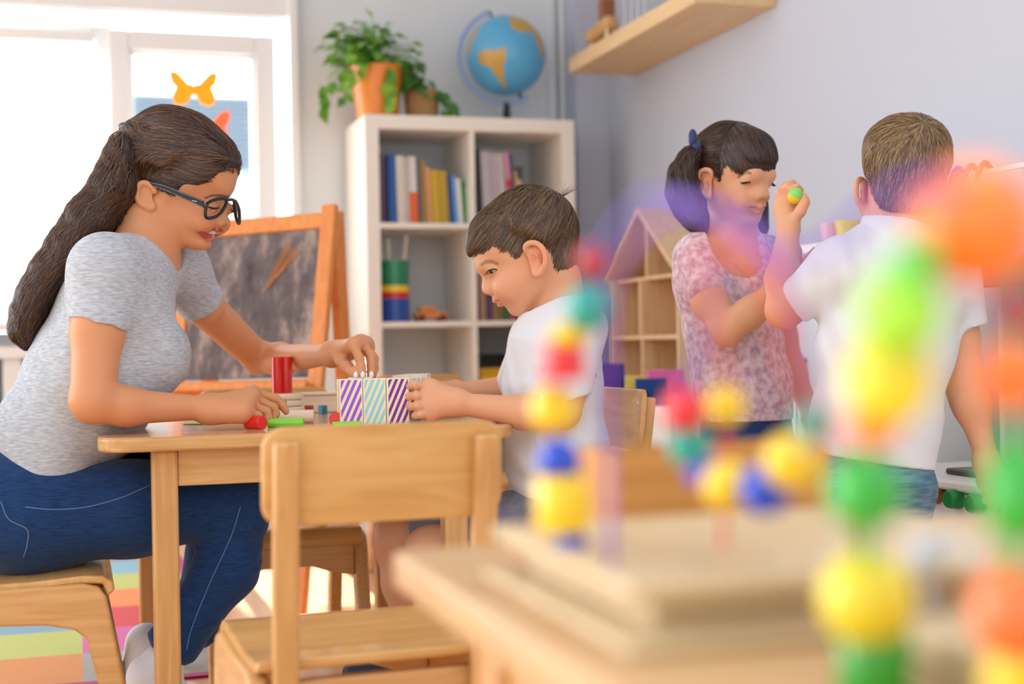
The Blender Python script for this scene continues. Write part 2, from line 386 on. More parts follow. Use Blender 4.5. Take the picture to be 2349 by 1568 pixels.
shelf_of([(20*P,.278,0,(28,30,34),'tall black binder at the left of the upper right compartment',None,0),
 (22*P,.268,4,(232,222,228),'white spiral notebook beside the black binder',None,1),
 (16*P,.262,5,(226,206,214),'pinkish spiral notebook, second from the black binder',None,1),
 (20*P,.262,6,(238,228,230),'wide pale spiral notebook, third from the black binder',None,1),
 (10*P,.266,8,(224,150,170),'pink leaning book with a red spot',((206,40,60),.5,.62),0),
 (9*P,.262,9,(66,70,120),'navy leaning book right of the pink one',None,0),
 (8*P,.20,10,(210,170,90),'short mustard book leaning at the right of the notebooks',None,0),
 (8*P,.17,12,(226,196,176),'short peach book leaning at the end of the notebooks',None,0)], 1, 0, 'books in the top right compartment')
cc = [(120,70,90),(190,150,120),(96,60,110),(186,146,60),(140,110,60),(60,110,70),(206,70,90),(40,40,90),(110,60,130),(210,120,80),(170,150,140)]
nn = ['plum','tan','violet','mustard','olive brown','green','crimson','navy','purple','terracotta','taupe']
shelf_of([((11+3*(k % 3))*P, .235-.006*k, 1+.3*k, cc[k], '%s book behind the seated boy in the middle right compartment' % nn[k], None, 0) for k in range(11)], 1, 1, 'books in the middle right compartment')
# striped canister with brushes
def world_cell(c, r, fx, fy=.12): return (BX0+cellx(c)+cw*fx, BY0+fy, cellz(r)+.0005)
can = thing('canister', 'tall round canister banded green, yellow, red and blue on the bookcase', 'canister', world_cell(0, 1, .20, .10))
R, H = .057, .222
def band(nm, z0, z1, mat): MB().lathe([(R, z0), (R, z1)], 40).build(nm, mat, can)
MB().lathe([(0, 0), (R-.0015, 0), (R-.0015, .003), (R-.003, H-.002), (R-.003, H), (R-.006, H), (R-.006, .02), (0, .02)], 40).build('tin', M['steel'], can)
for nm, a, b, c in (('blue_band', 0, .085, (24, 78, 170)), ('red_band', .085, .108, (206, 36, 40)), ('yellow_band', .108, .132, (246, 202, 44)), ('green_band', .132, H, (14, 136, 92))):
    band(nm, a, b, plain('canister_'+nm, c, .2, coat=.5))
for dx, lx, hh, nm in ((-.005, -.012, .278, 'straight'), (.015, .036, .292, 'slanting')):
    o = thing('paint_brush', nm+' wooden paint brush handle standing in the banded canister', 'brush', (can.location.x+dx, can.location.y, can.location.z+.024), group='brushes in the banded canister')
    MB().tube([(0, 0, 0), (lx*.5, 0, hh*.5), (lx, 0, hh)], [.004, .006, .0045], 10).build('handle', M['pale_z'], o)
    MB().tube([(0, 0, -.003), (0, 0, .03)], [.003, .005], 8).build('bristles', M['black'], o)
toy = thing('wooden_car', 'small wooden toy car beside the banded canister', 'toy', world_cell(0, 1, .62, .12))
MB().box((-.06, -.03, .012), (.06, .03, .035)).box((-.045, -.025, .035), (.02, .025, .055)).build('car_body', M['orange_wood'], toy, bevel=.006)
for x in (-.04, .04):
    for y in (-.033, .026): MB().lathe([(0, 0), (.014, 0), (.014, .007), (0, .007)], 16, frameM((x, y+.007, .014), (1, 0, 0), (0, 0, 1), (0, -1, 0))).build('wheel', plain('toy_wheel', (120, 40, 30), .5), toy)
c = world_cell(1, 2, .5)
bx = thing('storage_box', 'yellow storage box in the lower right compartment', 'box', (c[0], BY0+.19, c[2]))
MB().box((-.15, -.15, 0), (.15, .15, .16)).build('box_body', plain('yellow_box', (238, 190, 20), .4), bx, bevel=.006)
MB().box((-.155, -.155, .16), (.155, .155, .178)).build('lid', plain('yellow_box_lid', (226, 176, 16), .4), bx, bevel=.004)
dk = thing('document_tray', 'dark document tray on top of the yellow storage box', 'tray', (c[0]-.01, BY0+.19, c[2]+.1785))
MB().box((-.14, -.14, 0), (.14, .14, .008)).box((-.14, -.14, .008), (-.134, .14, .05)).box((.134, -.14, .008), (.14, .14, .05)).box((-.134, .134, .008), (.134, .14, .05)).build('tray', plain('dark_tray', (70, 62, 50), .5), dk)
ws = thing('wall_socket', 'grey double socket on the wall seen through the upper right compartment', 'socket', (1.66, YB, 1.335))
MB().box((-.045, -.012, -.045), (.045, 0, .045)).build('face_plate', plain('socket_white', (226, 226, 226), .4), ws, bevel=.003)
MB().box((-.03, -.016, -.03), (.03, -.012, .03)).build('insert', plain('socket_grey', (130, 138, 146), .4), ws, bevel=.002)
# globe
GC = aty(1160, 128, 5.13); GR = 92/FPX*5.36; gb = thing('globe', 'blue desk globe with a pale blue meridian ring on top of the bookcase', 'globe', (GC.x, GC.y, BH+.0005))
ba = MB().ball((0, 0, 0), 1, 96); me = ba.mesh('sphere'); co = np.array([v.co[:] for v in me.vertices])
Rv = np.array(RIGHT); Fv = np.array(FWD); px = co@Rv; py = co[:, 2]; fr = (co@Fv) < 0
def inpoly(x, y, P):
    r = np.zeros(len(x), bool); n = len(P)
    for i in range(n):
        (x0, y0), (x1, y1) = P[i], P[(i+1) % n]
        if y0 == y1: continue
        c = ((y0 > y) != (y1 > y)) & (x < (x1-x0)*(y-y0)/(y1-y0)+x0); r ^= c
    return r
g2 = lambda P: [((x-1755)/335, -(y-470)/335) for x, y in P]
SA = g2([(1520,500),(1560,475),(1650,478),(1745,470),(1755,520),(1752,560),(1740,640),(1735,700),(1770,765),(1740,770),(1690,720),(1650,640),(1600,600),(1545,580)])
AF = g2([(1790,205),(1850,195),(1930,200),(1990,260),(2040,330),(2075,420),(2070,510),(2045,510),(2020,420),(1985,340),(1940,320),(1870,340),(1810,300),(1790,250)])
EU = g2([(1750,140),(1830,135),(1920,160),(1960,200),(1880,190),(1800,190),(1760,165)])
NA = g2([(1440,480),(1430,430),(1470,330),(1530,250),(1545,270),(1490,370),(1460,450)])
tint = np.tile(L3((92, 178, 226)), (len(co), 1)); jit = .012*np.sin(px*71+py*53)
for Pg in (SA, AF, EU, NA): tint[inpoly(px+jit, py+jit, Pg) & fr] = L3((206, 164, 74))
for Pg in (SA, AF): tint[inpoly(px*1.0+.35, py*1.1-.1, Pg) & ~fr] = L3((206, 164, 74))
set_tint(me, tint); me.transform(Matrix.Translation(GC) @ Matrix.Scale(GR, 4)); link_mesh('sphere', me, attr_mat('globe_print', .3, coat=.4), gb, world=True)
ax = (UP*.94-RIGHT*.32).normalized(); sd = (-RIGHT*.94-UP*.32).normalized()
mr = MB(); pts = [GC+(ax*math.cos(a)+sd*math.sin(a))*GR*1.17 for a in [math.radians(x) for x in np.linspace(0, 188, 40)]]
mr.tube(pts, .0085, 8); mr.build('meridian_ring', plain('meridian_blue', (158, 178, 226), .25), gb, world=True)
MB().tube([GC+ax*GR*.98, GC+ax*GR*1.18], .005, 8).tube([GC-ax*GR*.98, GC-ax*GR*1.2], .007, 8).build('axis_pin', M['black'], gb, world=True)
lowp = GC+(ax*math.cos(2.83)+sd*math.sin(2.83))*GR*1.17; q = Vector((GC.x, GC.y, 0))
MB().lathe([(0, 0), (.075, 0), (.075, .006), (.03, .012), (.017, .02), (.011, lowp.z-BH+.0), (0, lowp.z-BH+.004)], 24).build('foot', M['black'], gb)
# plants
def leaf(mb, base, d, up, s, fold=.25):
    d = Vector(d).normalized(); sdv = d.cross(Vector(up)).normalized(); n = sdv.cross(d)
    rows = [(0, .0), (.10, .30), (.32, .42), (.6, .33), (.85, .13), (1.0, 0)]; v = []; f = []
    for t, wv in rows:
        c = Vector(base)+d*t*s+n*(-.22*t*t*s)
        v += [c-sdv*wv*s+n*fold*wv*s, c, c+sdv*wv*s+n*fold*wv*s]
    for i in range(len(rows)-1): f += [(3*i, 3*i+1, 3*i+4, 3*i+3), (3*i+1, 3*i+2, 3*i+5, 3*i+4)]
    mb.add(v, f)
M['leaf'] = mottled('pothos_leaf', (58, 128, 34), (150, 196, 60), (1, 1, 1), 16, .35, .5, 2, .35, .7)
M['leafdark'] = mottled('dark_leaf', (34, 92, 34), (92, 150, 56), (1, 1, 1), 18, .35, .5, 2, .35, .7)
def pothos(root, c, spread, n, sz, mat, lean, seed, trail=()):
    rg = random.Random(seed); lf = MB(); st = MB()
    for k in range(n):
        a = rg.uniform(0, 6.283); el = math.asin(rg.uniform(-.12, 1)); rr = rg.uniform(.45, 1)
        tip = Vector((math.cos(a)*math.cos(el)*spread[0]*rr+lean[0], math.sin(a)*math.cos(el)*spread[1]*rr, math.sin(el)*spread[2]*rr+lean[1]))
        mid = Vector((tip.x*.35, tip.y*.35, abs(tip.z)*.6+.03)); p = [Vector(c)+Vector((tip.x*.1, tip.y*.1, -.02)), Vector(c)+mid, Vector(c)+tip]
        st.tube(spline(p, 4), .0018, 5, cap=False)
        d = Vector((tip.x, tip.y, tip.z*.4-.05)).normalized()+Vector((rg.uniform(-.5, .5), rg.uniform(-.5, .5), rg.uniform(-.6, .3)))
        leaf(lf, Vector(c)+tip, d, Vector((rg.uniform(-.3, .3), rg.uniform(-.8, .1), 1)), sz*rg.uniform(.7, 1.25))
    for tr in trail:
        pp = spline(tr, 6); st.tube(pp, .002, 5, cap=False)
        for i in range(2, len(pp), 2):
            leaf(lf, pp[i], (rg.uniform(-1, 1), rg.uniform(-.7, .2), rg.uniform(-.9, -.2)), (rg.uniform(-.3, .3), -1, .6), sz*rg.uniform(.8, 1.2))
    st.build('stems', plain('stem_green', (110, 160, 60), .5), root, ang=0); lf.build('foliage', mat, root, ang=0)
pc = Vector((aty(866, 262, 5.11).x, 5.11, BH+.0005))
pl = thing('potted_plant', 'bushy trailing green plant in a tall orange pot on the bookcase', 'plant', pc)
MB().lathe([(0, 0), (.072, 0), (.076, .02), (.090, .13), (.097, .185), (.099, .195), (.092, .195), (.087, .17), (0, .17)], 36).build('pot', plain('orange_pot', (246, 140, 24), .3, coat=.4), pl)
MB().lathe([(0, .165), (.086, .1705), (0, .172)], 24).build('soil', plain('potting_soil', (66, 48, 36), .95), pl)
c0 = Vector((0, 0, .18))
pothos(pl, c0, (.18, .13, .17), 150, .050, M['leaf'], (-.03, .03), 3,
       [[(-.07, -.03, .19), (-.15, -.05, .15), (-.20, -.05, .08), (-.22, -.05, .02)], [(-.06, -.08, .19), (-.12, -.11, .12), (-.14, -.11, .06)], [(.02, -.09, .195), (.01, -.115, .12), (.03, -.12, .05)]])
pc = Vector((aty(968, 262, 5.12).x, 5.12, BH+.0005))
p2 = thing('potted_plant', 'small dark leaved plant in a woven straw pot on the bookcase', 'plant', pc)
pot = MB()
pot.lathe([(0, 0), (.055, 0)]+[(.055+.014*z/.115+.0014*math.sin(z*900), z) for z in np.linspace(.002, .115, 60)]+[(.061, .115), (.059, .10), (0, .10)], 36)
pot.build('woven_pot', mottled('straw', (168, 124, 76), (206, 164, 112), (1, 1, 3), 120, .8), p2)
MB().lathe([(0, .098), (.053, .1005), (0, .102)], 24).build('soil', plain('potting_soil_dry', (72, 54, 40), .95), p2)
pothos(p2, Vector((-.02, 0, .11)), (.085, .09, .11), 44, .058, M['leafdark'], (-.025, .015), 9, [[(.04, -.03, .115), (.075, -.05, .10), (.085, -.05, .04)]])
# ================= floating shelf =================
SZ0, SZ1 = 1.655, 1.708
tag(MB().box((XR-.262, 3.80, SZ0), (XR, 4.915, SZ1)).build('wall_shelf', M['shelfwood'], bevel=.002), 'thick birch floating shelf high on the lilac grey wall', 'shelf')
tv = thing('wooden_toy_plane', 'wooden toy with a slanting block body at the far end of the high shelf', 'toy', (1.80, 4.72, SZ1+.0005))
MB().bar((-.01, .10, .055), (.0, -.10, .075), .05, .05).build('body', M['beech_y'], tv, bevel=.012)
MB().box((-.02, -.05, .06), (.03, -.005, .17)).build('wing', plain('walnut_block', (150, 92, 60), .5), tv, bevel=.006)
for y in (-.08, .07):
    for x in (-.02, .02): MB().tube([(x, y, 0), (x*.7, y, .05)], .006, 8).build('leg', M['pale_z'], tv)
t2 = thing('abacus_frame', 'wooden toy frame with metal rods on the high shelf', 'toy', (1.80, 4.42, SZ1+.0005))
MB().box((-.03, -.12, 0), (.03, .12, .02)).build('base', M['pale'], t2, bevel=.003)
for y in (-.09, -.03, .03, .09): MB().tube([(0, y, .02), (0, y, .16)], .003, 8).build('rod', M['steel'], t2)
MB().box((-.02, -.12, .16), (.02, .12, .175)).build('top_rail', M['pale'], t2, bevel=.003)
# ================= easel =================
def ext(T, L, z=0.0075): return T+(L-T)*((T.z-z)/(T.z-L.z))
T2, Lo2 = at(757, 480, 3.80), at(727, 860, 3.69); T1, Lo1 = at(436, 508, 3.95), at(402, 885, 3.84)
F2, F1 = ext(T2, Lo2), ext(T1, Lo1); R2 = ext(at(764, 478, 3.845), at(782, 790, 3.98)); R1 = R2+(T1-T2); R1.z = .0075
ea = thing('blackboard_easel', 'orange stained easel with a chalk smeared blackboard behind the woman', 'easel', (F2.x*.5+F1.x*.5, F2.y*.5+F1.y*.5, 0))
E = lambda nm, mb, m: mb.build(nm, m, ea, world=True, bevel=.004)
side = (T2-T1).normalized(); nrm = side.cross(T2-F2).normalized()
if nrm.dot(FWD) > 0: nrm = -nrm
for T, Fo in ((T2, F2), (T1, F1)): E('front_leg', MB().bar(Fo, T+(T-Fo).normalized()*.012, .042, .024, up=nrm), M['orange_wood'])
for T, Ro in ((T2, R2), (T1, R1)): E('rear_leg', MB().bar(Ro, T-nrm*.03, .06, .026, up=side), M['orange_wood'])
lerp = lambda a, b, s: a+(b-a)*s
def across(s, w, off=0): return MB().bar(lerp(T1, F1, s)+nrm*off, lerp(T2, F2, s)+nrm*off, .024, w, up=nrm) if 0 else MB().bar(lerp(T1, F1, s)+nrm*off, lerp(T2, F2, s)+nrm*off, w, .022, up=nrm)
E('top_rail', across(.03, .045), M['orange_wood'])
q0, q1 = .048, .43
E('bottom_rail', across(q1+.035, .06), M['orange_wood'])
E('chalk_ledge', MB().bar(lerp(T1, F1, q1+.03)+nrm*.03, lerp(T2, F2, q1+.03)+nrm*.03, .02, .05, up=nrm), M['orange_wood'])
m, nt, b = nodes('chalkboard'); N = nt.nodes.new; Lk = nt.links.new
tc_ = N('ShaderNodeTexCoord'); mp = N('ShaderNodeMapping'); mp.inputs['Scale'].default_value = (1, 1, .4); n1 = N('ShaderNodeTexNoise'); n1.inputs['Scale'].default_value = 9; n1.inputs['Detail'].default_value = 7; n1.inputs['Roughness'].default_value = .7
r1 = N('ShaderNodeValToRGB'); e = r1.color_ramp.elements; e[0].position = .30; e[0].color = lin((64, 58, 60)); e[1].position = .68; e[1].color = lin((214, 188, 170)); e2 = e.new(.48); e2.color = lin((116, 104, 104))
Lk(tc_.outputs['Object'], mp.inputs[0]); Lk(mp.outputs[0], n1.inputs['Vector']); Lk(n1.outputs[0], r1.inputs[0]); Lk(r1.outputs[0], b.inputs['Base Color']); b.inputs['Roughness'].default_value = .85
M['chalkboard'] = m
tl, trr, bl, br = lerp(T1, F1, q0)+side*.0, lerp(T2, F2, q0), lerp(T1, F1, q1), lerp(T2, F2, q1)
bd = MB(); f = [p+nrm*.004 for p in (bl, br, trr, tl)]; k = [p-nrm*.004 for p in (bl, br, trr, tl)]
bd.add(f+k, [(0, 1, 2, 3), (7, 6, 5, 4), (0, 4, 5, 1), (1, 5, 6, 2), (2, 6, 7, 3), (3, 7, 4, 0)]); bo = bd.build('blackboard', M['chalkboard'], ea, world=True, smooth=False)
ck = MB()
def bpt(s, t): return lerp(lerp(tl, trr, s), lerp(bl, br, s), t)+nrm*.0052
for i in range(5):
    s0 = .70+.022*i; ck.tube([bpt(s0-.10, .42-.03*i), bpt(s0-.05, .25), bpt(s0+.03, .08+.02*i)], .0016+.001*(i % 2), 6)
ck.build('chalk_scribble', plain('orange_chalk', (206, 140, 84), .9), bo, world=False).parent = ea
for ob in ea.children:
    if ob.name.startswith('chalk_scribble'): ob.data.transform(basis(ea).inverted())
# ================= table and chairs =================
TX0, TX1, TY0, TY1, TZ = .030, .745, 2.405, 3.13, .530
tb = thing('play_table', 'square beech play table between the woman and the seated boy', 'table', (TX0, TY0, 0))
tw, td = TX1-TX0, TY1-TY0
MB().prism([(x+tw/2, y+td/2) for x, y in round_rect(tw, td, .05, 8)], TZ-.024, TZ-.0012, Matrix.Identity(4)).build('tabletop_core', M['edge'], tb, bevel=.004)
MB().prism([(x+tw/2, y+td/2) for x, y in round_rect(tw-.006, td-.006, .047, 8)], TZ-.0014, TZ, Matrix.Identity(4)).build('laminate_surface', M['tabletop'], tb, bevel=.0006)
lw = .043; ins = .085
for x in (ins, tw-ins-lw):
    for y in (.035, td-.035-lw): MB().box((x, y, 0), (x+lw, y+lw, TZ-.024)).build('leg', M['beech_z'], tb, bevel=.006)
az0, az1 = TZ-.024-.062, TZ-.0245
for y in (.043, td-.043-.02): MB().box((ins+lw, y, az0), (tw-ins-lw, y+.02, az1)).build('apron', M['beech'], tb, bevel=.002)
for x in (ins+.01, tw-ins-.03): MB().box((x, .035+lw, az0), (x+.02, td-.035-lw, az1)).build('apron', M['beech_y'], tb, bevel=.002)
def make_chair(label, loc, rz):
    """child's chair: local +y is the way the sitter faces"""
    o = thing('child_chair', label, 'chair', loc, rz, 'small beech plywood chairs')
    YZ = lambda x: frameM((x, 0, 0), (0, 1, 0), (0, 0, 1), (1, 0, 0))
    outer = [(-.215, 0), (-.178, .235), (-.170, .262), (-.152, .279), (-.13, .284), (.12, .287), (.145, .280), (.158, .262), (.205, 0)]
    inner = [(.168, 0), (.125, .195), (.105, .212), (.06, .222), (-.02, .226), (-.09, .215), (-.125, .195), (-.142, .17), (-.178, 0)]
    for x in (-.165, .138): MB().prism(outer+inner, 0, .027, YZ(x)).build('side_frame', M['beech_y'], o, bevel=.005)
    ap = [(-.138, .275), (-.138, .20), (-.10, .205), (-.05, .222), (.05, .222), (.10, .205), (.138, .20), (.138, .275)]
    for y in (-.155, .135): MB().prism(ap, 0, .018, frameM((0, y+.018, 0), (1, 0, 0), (0, 0, 1), (0, -1, 0))).build('apron', M['beech'], o, bevel=.003)
    zs = [(-.168, .305), (-.14, .298), (-.06, .293), (.04, .294), (.12, .299), (.152, .297), (.168, .286), (.172, .274)]
    prof = [(y, z) for y, z in zs]+[(y-(.012 if y > .16 else 0), z-.013) for y, z in zs[::-1]]
    MB().prism(prof, -.155, .155, YZ(0)).build('seat', M['ply'], o, bevel=.004)
    # bowed backrest board: concave towards the sitter, tilted back a little
    n = 12; v = []; f = []
    rr = round_rect(.296, .118, .026, 6)
    def bow(x, z, off): return Vector((x, -.178+.55*(x*x)-.10*(z-.465)+off*-1, z))
    cen = (0, .522)
    mb = MB(); ring = rr; k = len(ring); rad = [1, .8, .55, .28]
    for off in (0, .013):
        b0 = len(mb.v)
        for sc_ in rad:
            for (x, z) in ring: mb.v.append(tuple(bow(x*sc_, cen[1]+z*sc_, off)))
        mb.v.append(tuple(bow(0, cen[1], off)))
        for i in range(len(rad)-1):
            for j in range(k): mb.f.append((b0+i*k+j, b0+i*k+(j+1) % k, b0+(i+1)*k+(j+1) % k, b0+(i+1)*k+j))
        for j in range(k): mb.f.append((b0+3*k+j, b0+3*k+(j+1) % k, b0+4*k))
    o1 = 4*k+1
    for j in range(k): mb.f.append((j, (j+1) % k, o1+(j+1) % k, o1+j))
    mb.build('backrest', M['ply'], o, bevel=.003)
    for x in (-.122, .122):
        yb = bow(x, .522, .013).y; up_ = .565
        pp = [(x, -.166, .235), (x, -.170, .27), (x, bow(x, .40, .013).y-.004, .40), (x, bow(x, up_, .013).y-.009, up_)]
        pb = MB(); pts = spline(pp, 5); vv = []; ff = []
        for p in pts: vv += [(x-.0155, p.y-.011, p.z), (x+.0155, p.y-.011, p.z), (x+.0155, p.y+.0105, p.z), (x-.0155, p.y+.0105, p.z)]
        for i in range(len(pts)-1):
            for j in range(4): ff.append((4*i+j, 4*i+(j+1) % 4, 4*i+4+(j+1) % 4, 4*i+4+j))
        ff += [(3, 2, 1, 0), tuple(range(4*len(pts)-4, 4*len(pts)))]
        pb.add(vv, ff); pb.build('back_post', M['beech_z'], o, bevel=.006, seg=3)
        MB().lathe([(0, 0), (.005, 0), (.0045, .0015), (0, .002)], 12, frameM((x, bow(x, .553, 0).y, .553), (1, 0, 0), (0, 0, -1), (0, 1, 0))).build('screw', M['steel'], o)
    return o
ch0 = make_chair('beech chair with its back to us on the near side of the table', (.345, 1.862, 0), math.radians(2))
def chair_copy(label, loc, rz):
    c = copy_tree(ch0); c.location = loc; c.rotation_euler = (0, 0, rz); c['label'] = label; return c
chair_copy('beech chair facing us from the far side of the table', (.405, 3.07, 0), math.pi)
chair_copy('beech chair under the woman at the left of the table', (-.118, 2.63, 0), -math.pi/2)
chair_copy('beech chair the seated boy in white sits on', (.848, 2.662, 0), math.pi/2)
chair_copy('empty beech chair standing by the bookcase', (1.02, 4.02, 0), math.pi*1.06)
# ================= doll house on its cabinet =================
dc = thing('low_cabinet', 'low white cabinet carrying the wooden doll house', 'cabinet', (1.58, 3.62, 0))
MB().box((0, 0, 0), (.415, 1.05, .485)).build('body', M['white'], dc, bevel=.004)
for k in range(2): MB().box((-.016, .01+.52*k, .03), (0, .51+.52*k, .475)).build('door', M['white'], dc, bevel=.003)
for k in range(2): MB().ball((-.022, .47+.10*k, .38), .012, 12).build('knob', M['steel'], dc)
DX0, DX1, DY0, DY1, DZ = 1.75, 1.975, 3.99, 4.57, .486
dh = thing('doll_house', 'open fronted pine doll house with a pitched roof by the wall', 'doll house', (DX0, DY0, DZ))
dw, dd, eh, rh = DY1-DY0, DX1-DX0, .395, .60
D = lambda nm, mb, m=M['pine']: mb.build(nm, m, dh, bevel=.002)
th = .014
D('side_wall', MB().box((0, 0, 0), (dd, th, eh))); D('side_wall', MB().box((0, dw-th, 0), (dd, dw, eh)))
D('floor_board', MB().box((0, th, 0), (dd, dw-th, th))); D('floor_board', MB().box((0, th, .19), (dd, dw-th, .19+th)))
D('floor_board', MB().box((0.02, th, eh-.012), (dd, dw-th, eh)))
D('partition', MB().box((0, dw*.5, th), (dd, dw*.5+th, .19))); D('partition', MB().box((0, dw*.52, .19+th), (dd, dw*.52+th, eh-.012))); D('partition', MB().box((.02, dw*.5, eh), (dd, dw*.5+th, rh-.03)))
D('back_panel', MB().prism([(0, 0), (dw, 0), (dw, eh), (dw/2, rh-.02), (0, eh)], 0, .005, frameM((dd-.005, 0, 0), (0, 1, 0), (0, 0, 1), (1, 0, 0))))
for s in (0, 1):
    y0, y1 = (-.015, dw/2) if s == 0 else (dw+.015, dw/2)
    D('roof_panel', MB().add([(-.012, y0, eh-.012), (dd, y0, eh-.012), (dd, y1, rh), (-.012, y1, rh), (-.012, y0, eh+.006), (dd, y0, eh+.006), (dd, y1, rh+.017), (-.012, y1, rh+.017)], [(0, 3, 2, 1), (4, 5, 6, 7), (0, 1, 5, 4), (1, 2, 6, 5), (2, 3, 7, 6), (3, 0, 4, 7)]))
# doll furniture and toys lying in front of the doll house
def toybox(name, px, py, D_, wx, hz, dy, col, label, cat='toy', z=.4855, rz=0):
    c = at(px, py, D_); o = thing(name, label, cat, (c.x, c.y, z), rz, None)
    mt = plain('toy_%d_%d_%d' % col, col, .4)
    MB().box((-wx/2, -dy/2, 0), (wx/2, dy/2, hz*.28)).build('base', mt, o, bevel=.003)
    MB().box((-wx/2, dy/2-.012, hz*.28), (wx/2, dy/2, hz)).build('back', mt, o, bevel=.003)
    MB().box((-wx/2, -dy/2, hz*.28), (-wx/2+.01, dy/2-.012, hz*.6)).build('side', mt, o, bevel=.002)
    MB().box((wx/2-.01, -dy/2, hz*.28), (wx/2, dy/2-.012, hz*.6)).build('side', mt, o, bevel=.002)
    return o
toybox('doll_sofa', 1408, 880, 4.55, .085, .115, .07, (40, 40, 150), 'dark violet blue doll chair at the left in front of the doll house', rz=-.1)
toybox('doll_bed', 1420, 895, 4.30, .10, .04, .06, (110, 140, 216), 'light blue doll bed below the violet chair', rz=-.3)
toybox('doll_cot', 1460, 880, 4.40, .07, .08, .05, (226, 208, 90), 'yellow and green doll cot in the middle of the doll toys', rz=-.3)
toybox('doll_bench', 1494, 905, 4.12, .092, .078, .05, (10, 60, 140), 'navy blue doll bench with a tall back, nearest in front of the doll house', rz=-.35)
toybox('doll_cupboard', 1530, 885, 4.18, .11, .10, .06, (240, 110, 180), 'pink doll cupboard beside the girl', rz=-.3)
toybox('doll_stool', 1448, 905, 4.13, .035, .03, .04, (206, 40, 70), 'small red doll stool beside the navy bench', rz=-.2)
# ================= play kitchen =================
KX, KX1, KY0, KY1 = 1.56, 1.985, 1.45, 2.62
kt = thing('play_kitchen', 'white play kitchen with green stove knobs at the right', 'play kitchen', (KX, KY0, 0))
kw = KY1-KY0; kd = KX1-KX; kz = .405
MB().box((.012, 0, 0), (kd, kw, kz-.02)).build('carcass', M['white'], kt, bevel=.004)
MB().box((-.012, -.008, kz-.02), (kd, kw+.004, kz)).build('worktop', M['white'], kt, bevel=.006)
MB().box((.05, .35, kz), (.33, .95, kz+.012)).build('hob', plain('hob_dark', (60, 44, 44), .3), kt, bevel=.004)
MB().box((.0, .01, .295), (.012, kw-.01, kz-.026)).build('control_panel', M['white'], kt, bevel=.003)
MB().box((.0, .01, .02), (.012, kw*.49, .285)).build('oven_door', M['white'], kt, bevel=.003); MB().box((.0, kw*.51, .02), (.012, kw-.01, .285)).build('oven_door', M['white'], kt, bevel=.003)
ky = lambda px, py: atx(px, py, KX)
for px, py, col in ((2152, 1132, (150, 84, 30)), (2200, 1143, (10, 140, 66)), (2251, 1154, (10, 140, 66))):
    c = ky(px, py)
    kb = MB().lathe([(0, 0), (.019, 0), (.0195, .004), (.017, .022), (.015, .026), (0, .026)], 24, frameM((0, c.y-KY0, c.z), (0, -1, 0), (0, 0, 1), (-1, 0, 0))).build('knob', plain('knob_%d' % col[0], col, .35), kt)
    dl = MB()
    for k in range(26):
        a = math.radians(10+k*6.2); r0 = .027; dl.bar((-.0008, c.y-KY0-math.cos(a)*r0, c.z+math.sin(a)*r0), (-.0008, c.y-KY0-math.cos(a)*(r0+.002+.0035*k/26), c.z+math.sin(a)*(r0+.002+.0035*k/26)), .0012, .0012, up=(1, 0, 0))
    dl.build('dial_marks', M['black'], kt)
MB().box((.40, .1, kz), (kd, kw, .86)).build('splashback', M['white'], kt, bevel=.004)
MB().box((.12, .1, .80), (.40, kw-.13, .818)).build('upper_shelf', M['cream'], kt, bevel=.003)
MB().box((.11, .1, .765), (.12, kw-.13, .818)).build('shelf_front', plain('terracotta_edge', (216, 140, 110), .5), kt, bevel=.003)
for y in (.1, kw-.148): MB().box((.24, y, kz), (.40, y+.018, .80)).build('shelf_side', M['white'], kt, bevel=.003)
MB().box((.136, .2, .986), (.144, kw-.10, .995)).build('utensil_rail', M['white'], kt); 
for y in (.25, kw-.17): MB().box((.137, y, .818), (.143, y+.008, .99)).build('rail_post', M['white'], kt)
for px, lab, col, ln in ((2186, 'blue toy ladle hanging behind the standing boy', (70, 90, 190), .22), (2217, 'pink toy spatula hanging on the utensil rail', (236, 120, 130), .20), (2248, 'red toy spoon hanging at the right of the utensil rail', (230, 90, 80), .18)):
    c = atx(px, 400, KX+.125)
    o = thing('toy_utensil', lab, 'utensil', (KX+.125, min(c.y, KY1-.115), 1.002), 0, 'toy utensils on the rail')
    mt = plain('utensil_%d' % col[0], col, .35)
    MB().tube(spline([(.026, 0, -.006), (.010, 0, .006), (-.008, 0, -.03), (-.006, 0, -ln*.5), (-.006, 0, -ln)], 5), .0055, 8).build('handle', mt, o)
    MB().ball((-.008, 0, -ln-.02), (.008, .02, .03), 16).build('head', mt, o)
wc_ = thing('tall_cabinet', 'white cabinet with pale blue doors behind the two standing children', 'cabinet', (1.62, 2.70, 0))
MB().box((.012, 0, 0), (.365, .62, .868)).build('body', M['white'], wc_, bevel=.003); MB().box((-.004, -.006, .868), (.368, .626, .89)).build('top_panel', M['white'], wc_, bevel=.003)
for k in range(2): MB().box((0, .004+.31*k, .03), (.012, .306+.31*k, .86)).build('door', plain('pale_blue_door_%d' % k, (216, 228, 238), .4), wc_, bevel=.002)
for k in range(2): MB().ball((-.006, .27+.08*k, .62), .009, 12).build('knob', M['steel'], wc_)
for px, col, lab in ((1910, (244, 190, 212), 'pink toy cup on the cabinet by the standing boy'), (1945, (244, 220, 60), 'yellow toy cup on the cabinet by the standing boy')):
    c = atx(px, 552, 1.86)
    o = thing('toy_cup', lab, 'cup', (1.86, c.y, .8905), 0, 'toy cups on the white cabinet')
    MB().lathe([(0, 0), (.022, 0), (.032, .075), (.0305, .075), (.021, .004), (0, .004)], 28).build('cup_body', plain('cup_%d' % col[2], col, .35), o)
    MB().tube(spline([(.026, 0, .06), (.05, 0, .055), (.05, 0, .025), (.024, 0, .018)], 5), .0035, 8).build('handle', plain('cup_handle_%d' % col[2], col, .35), o)
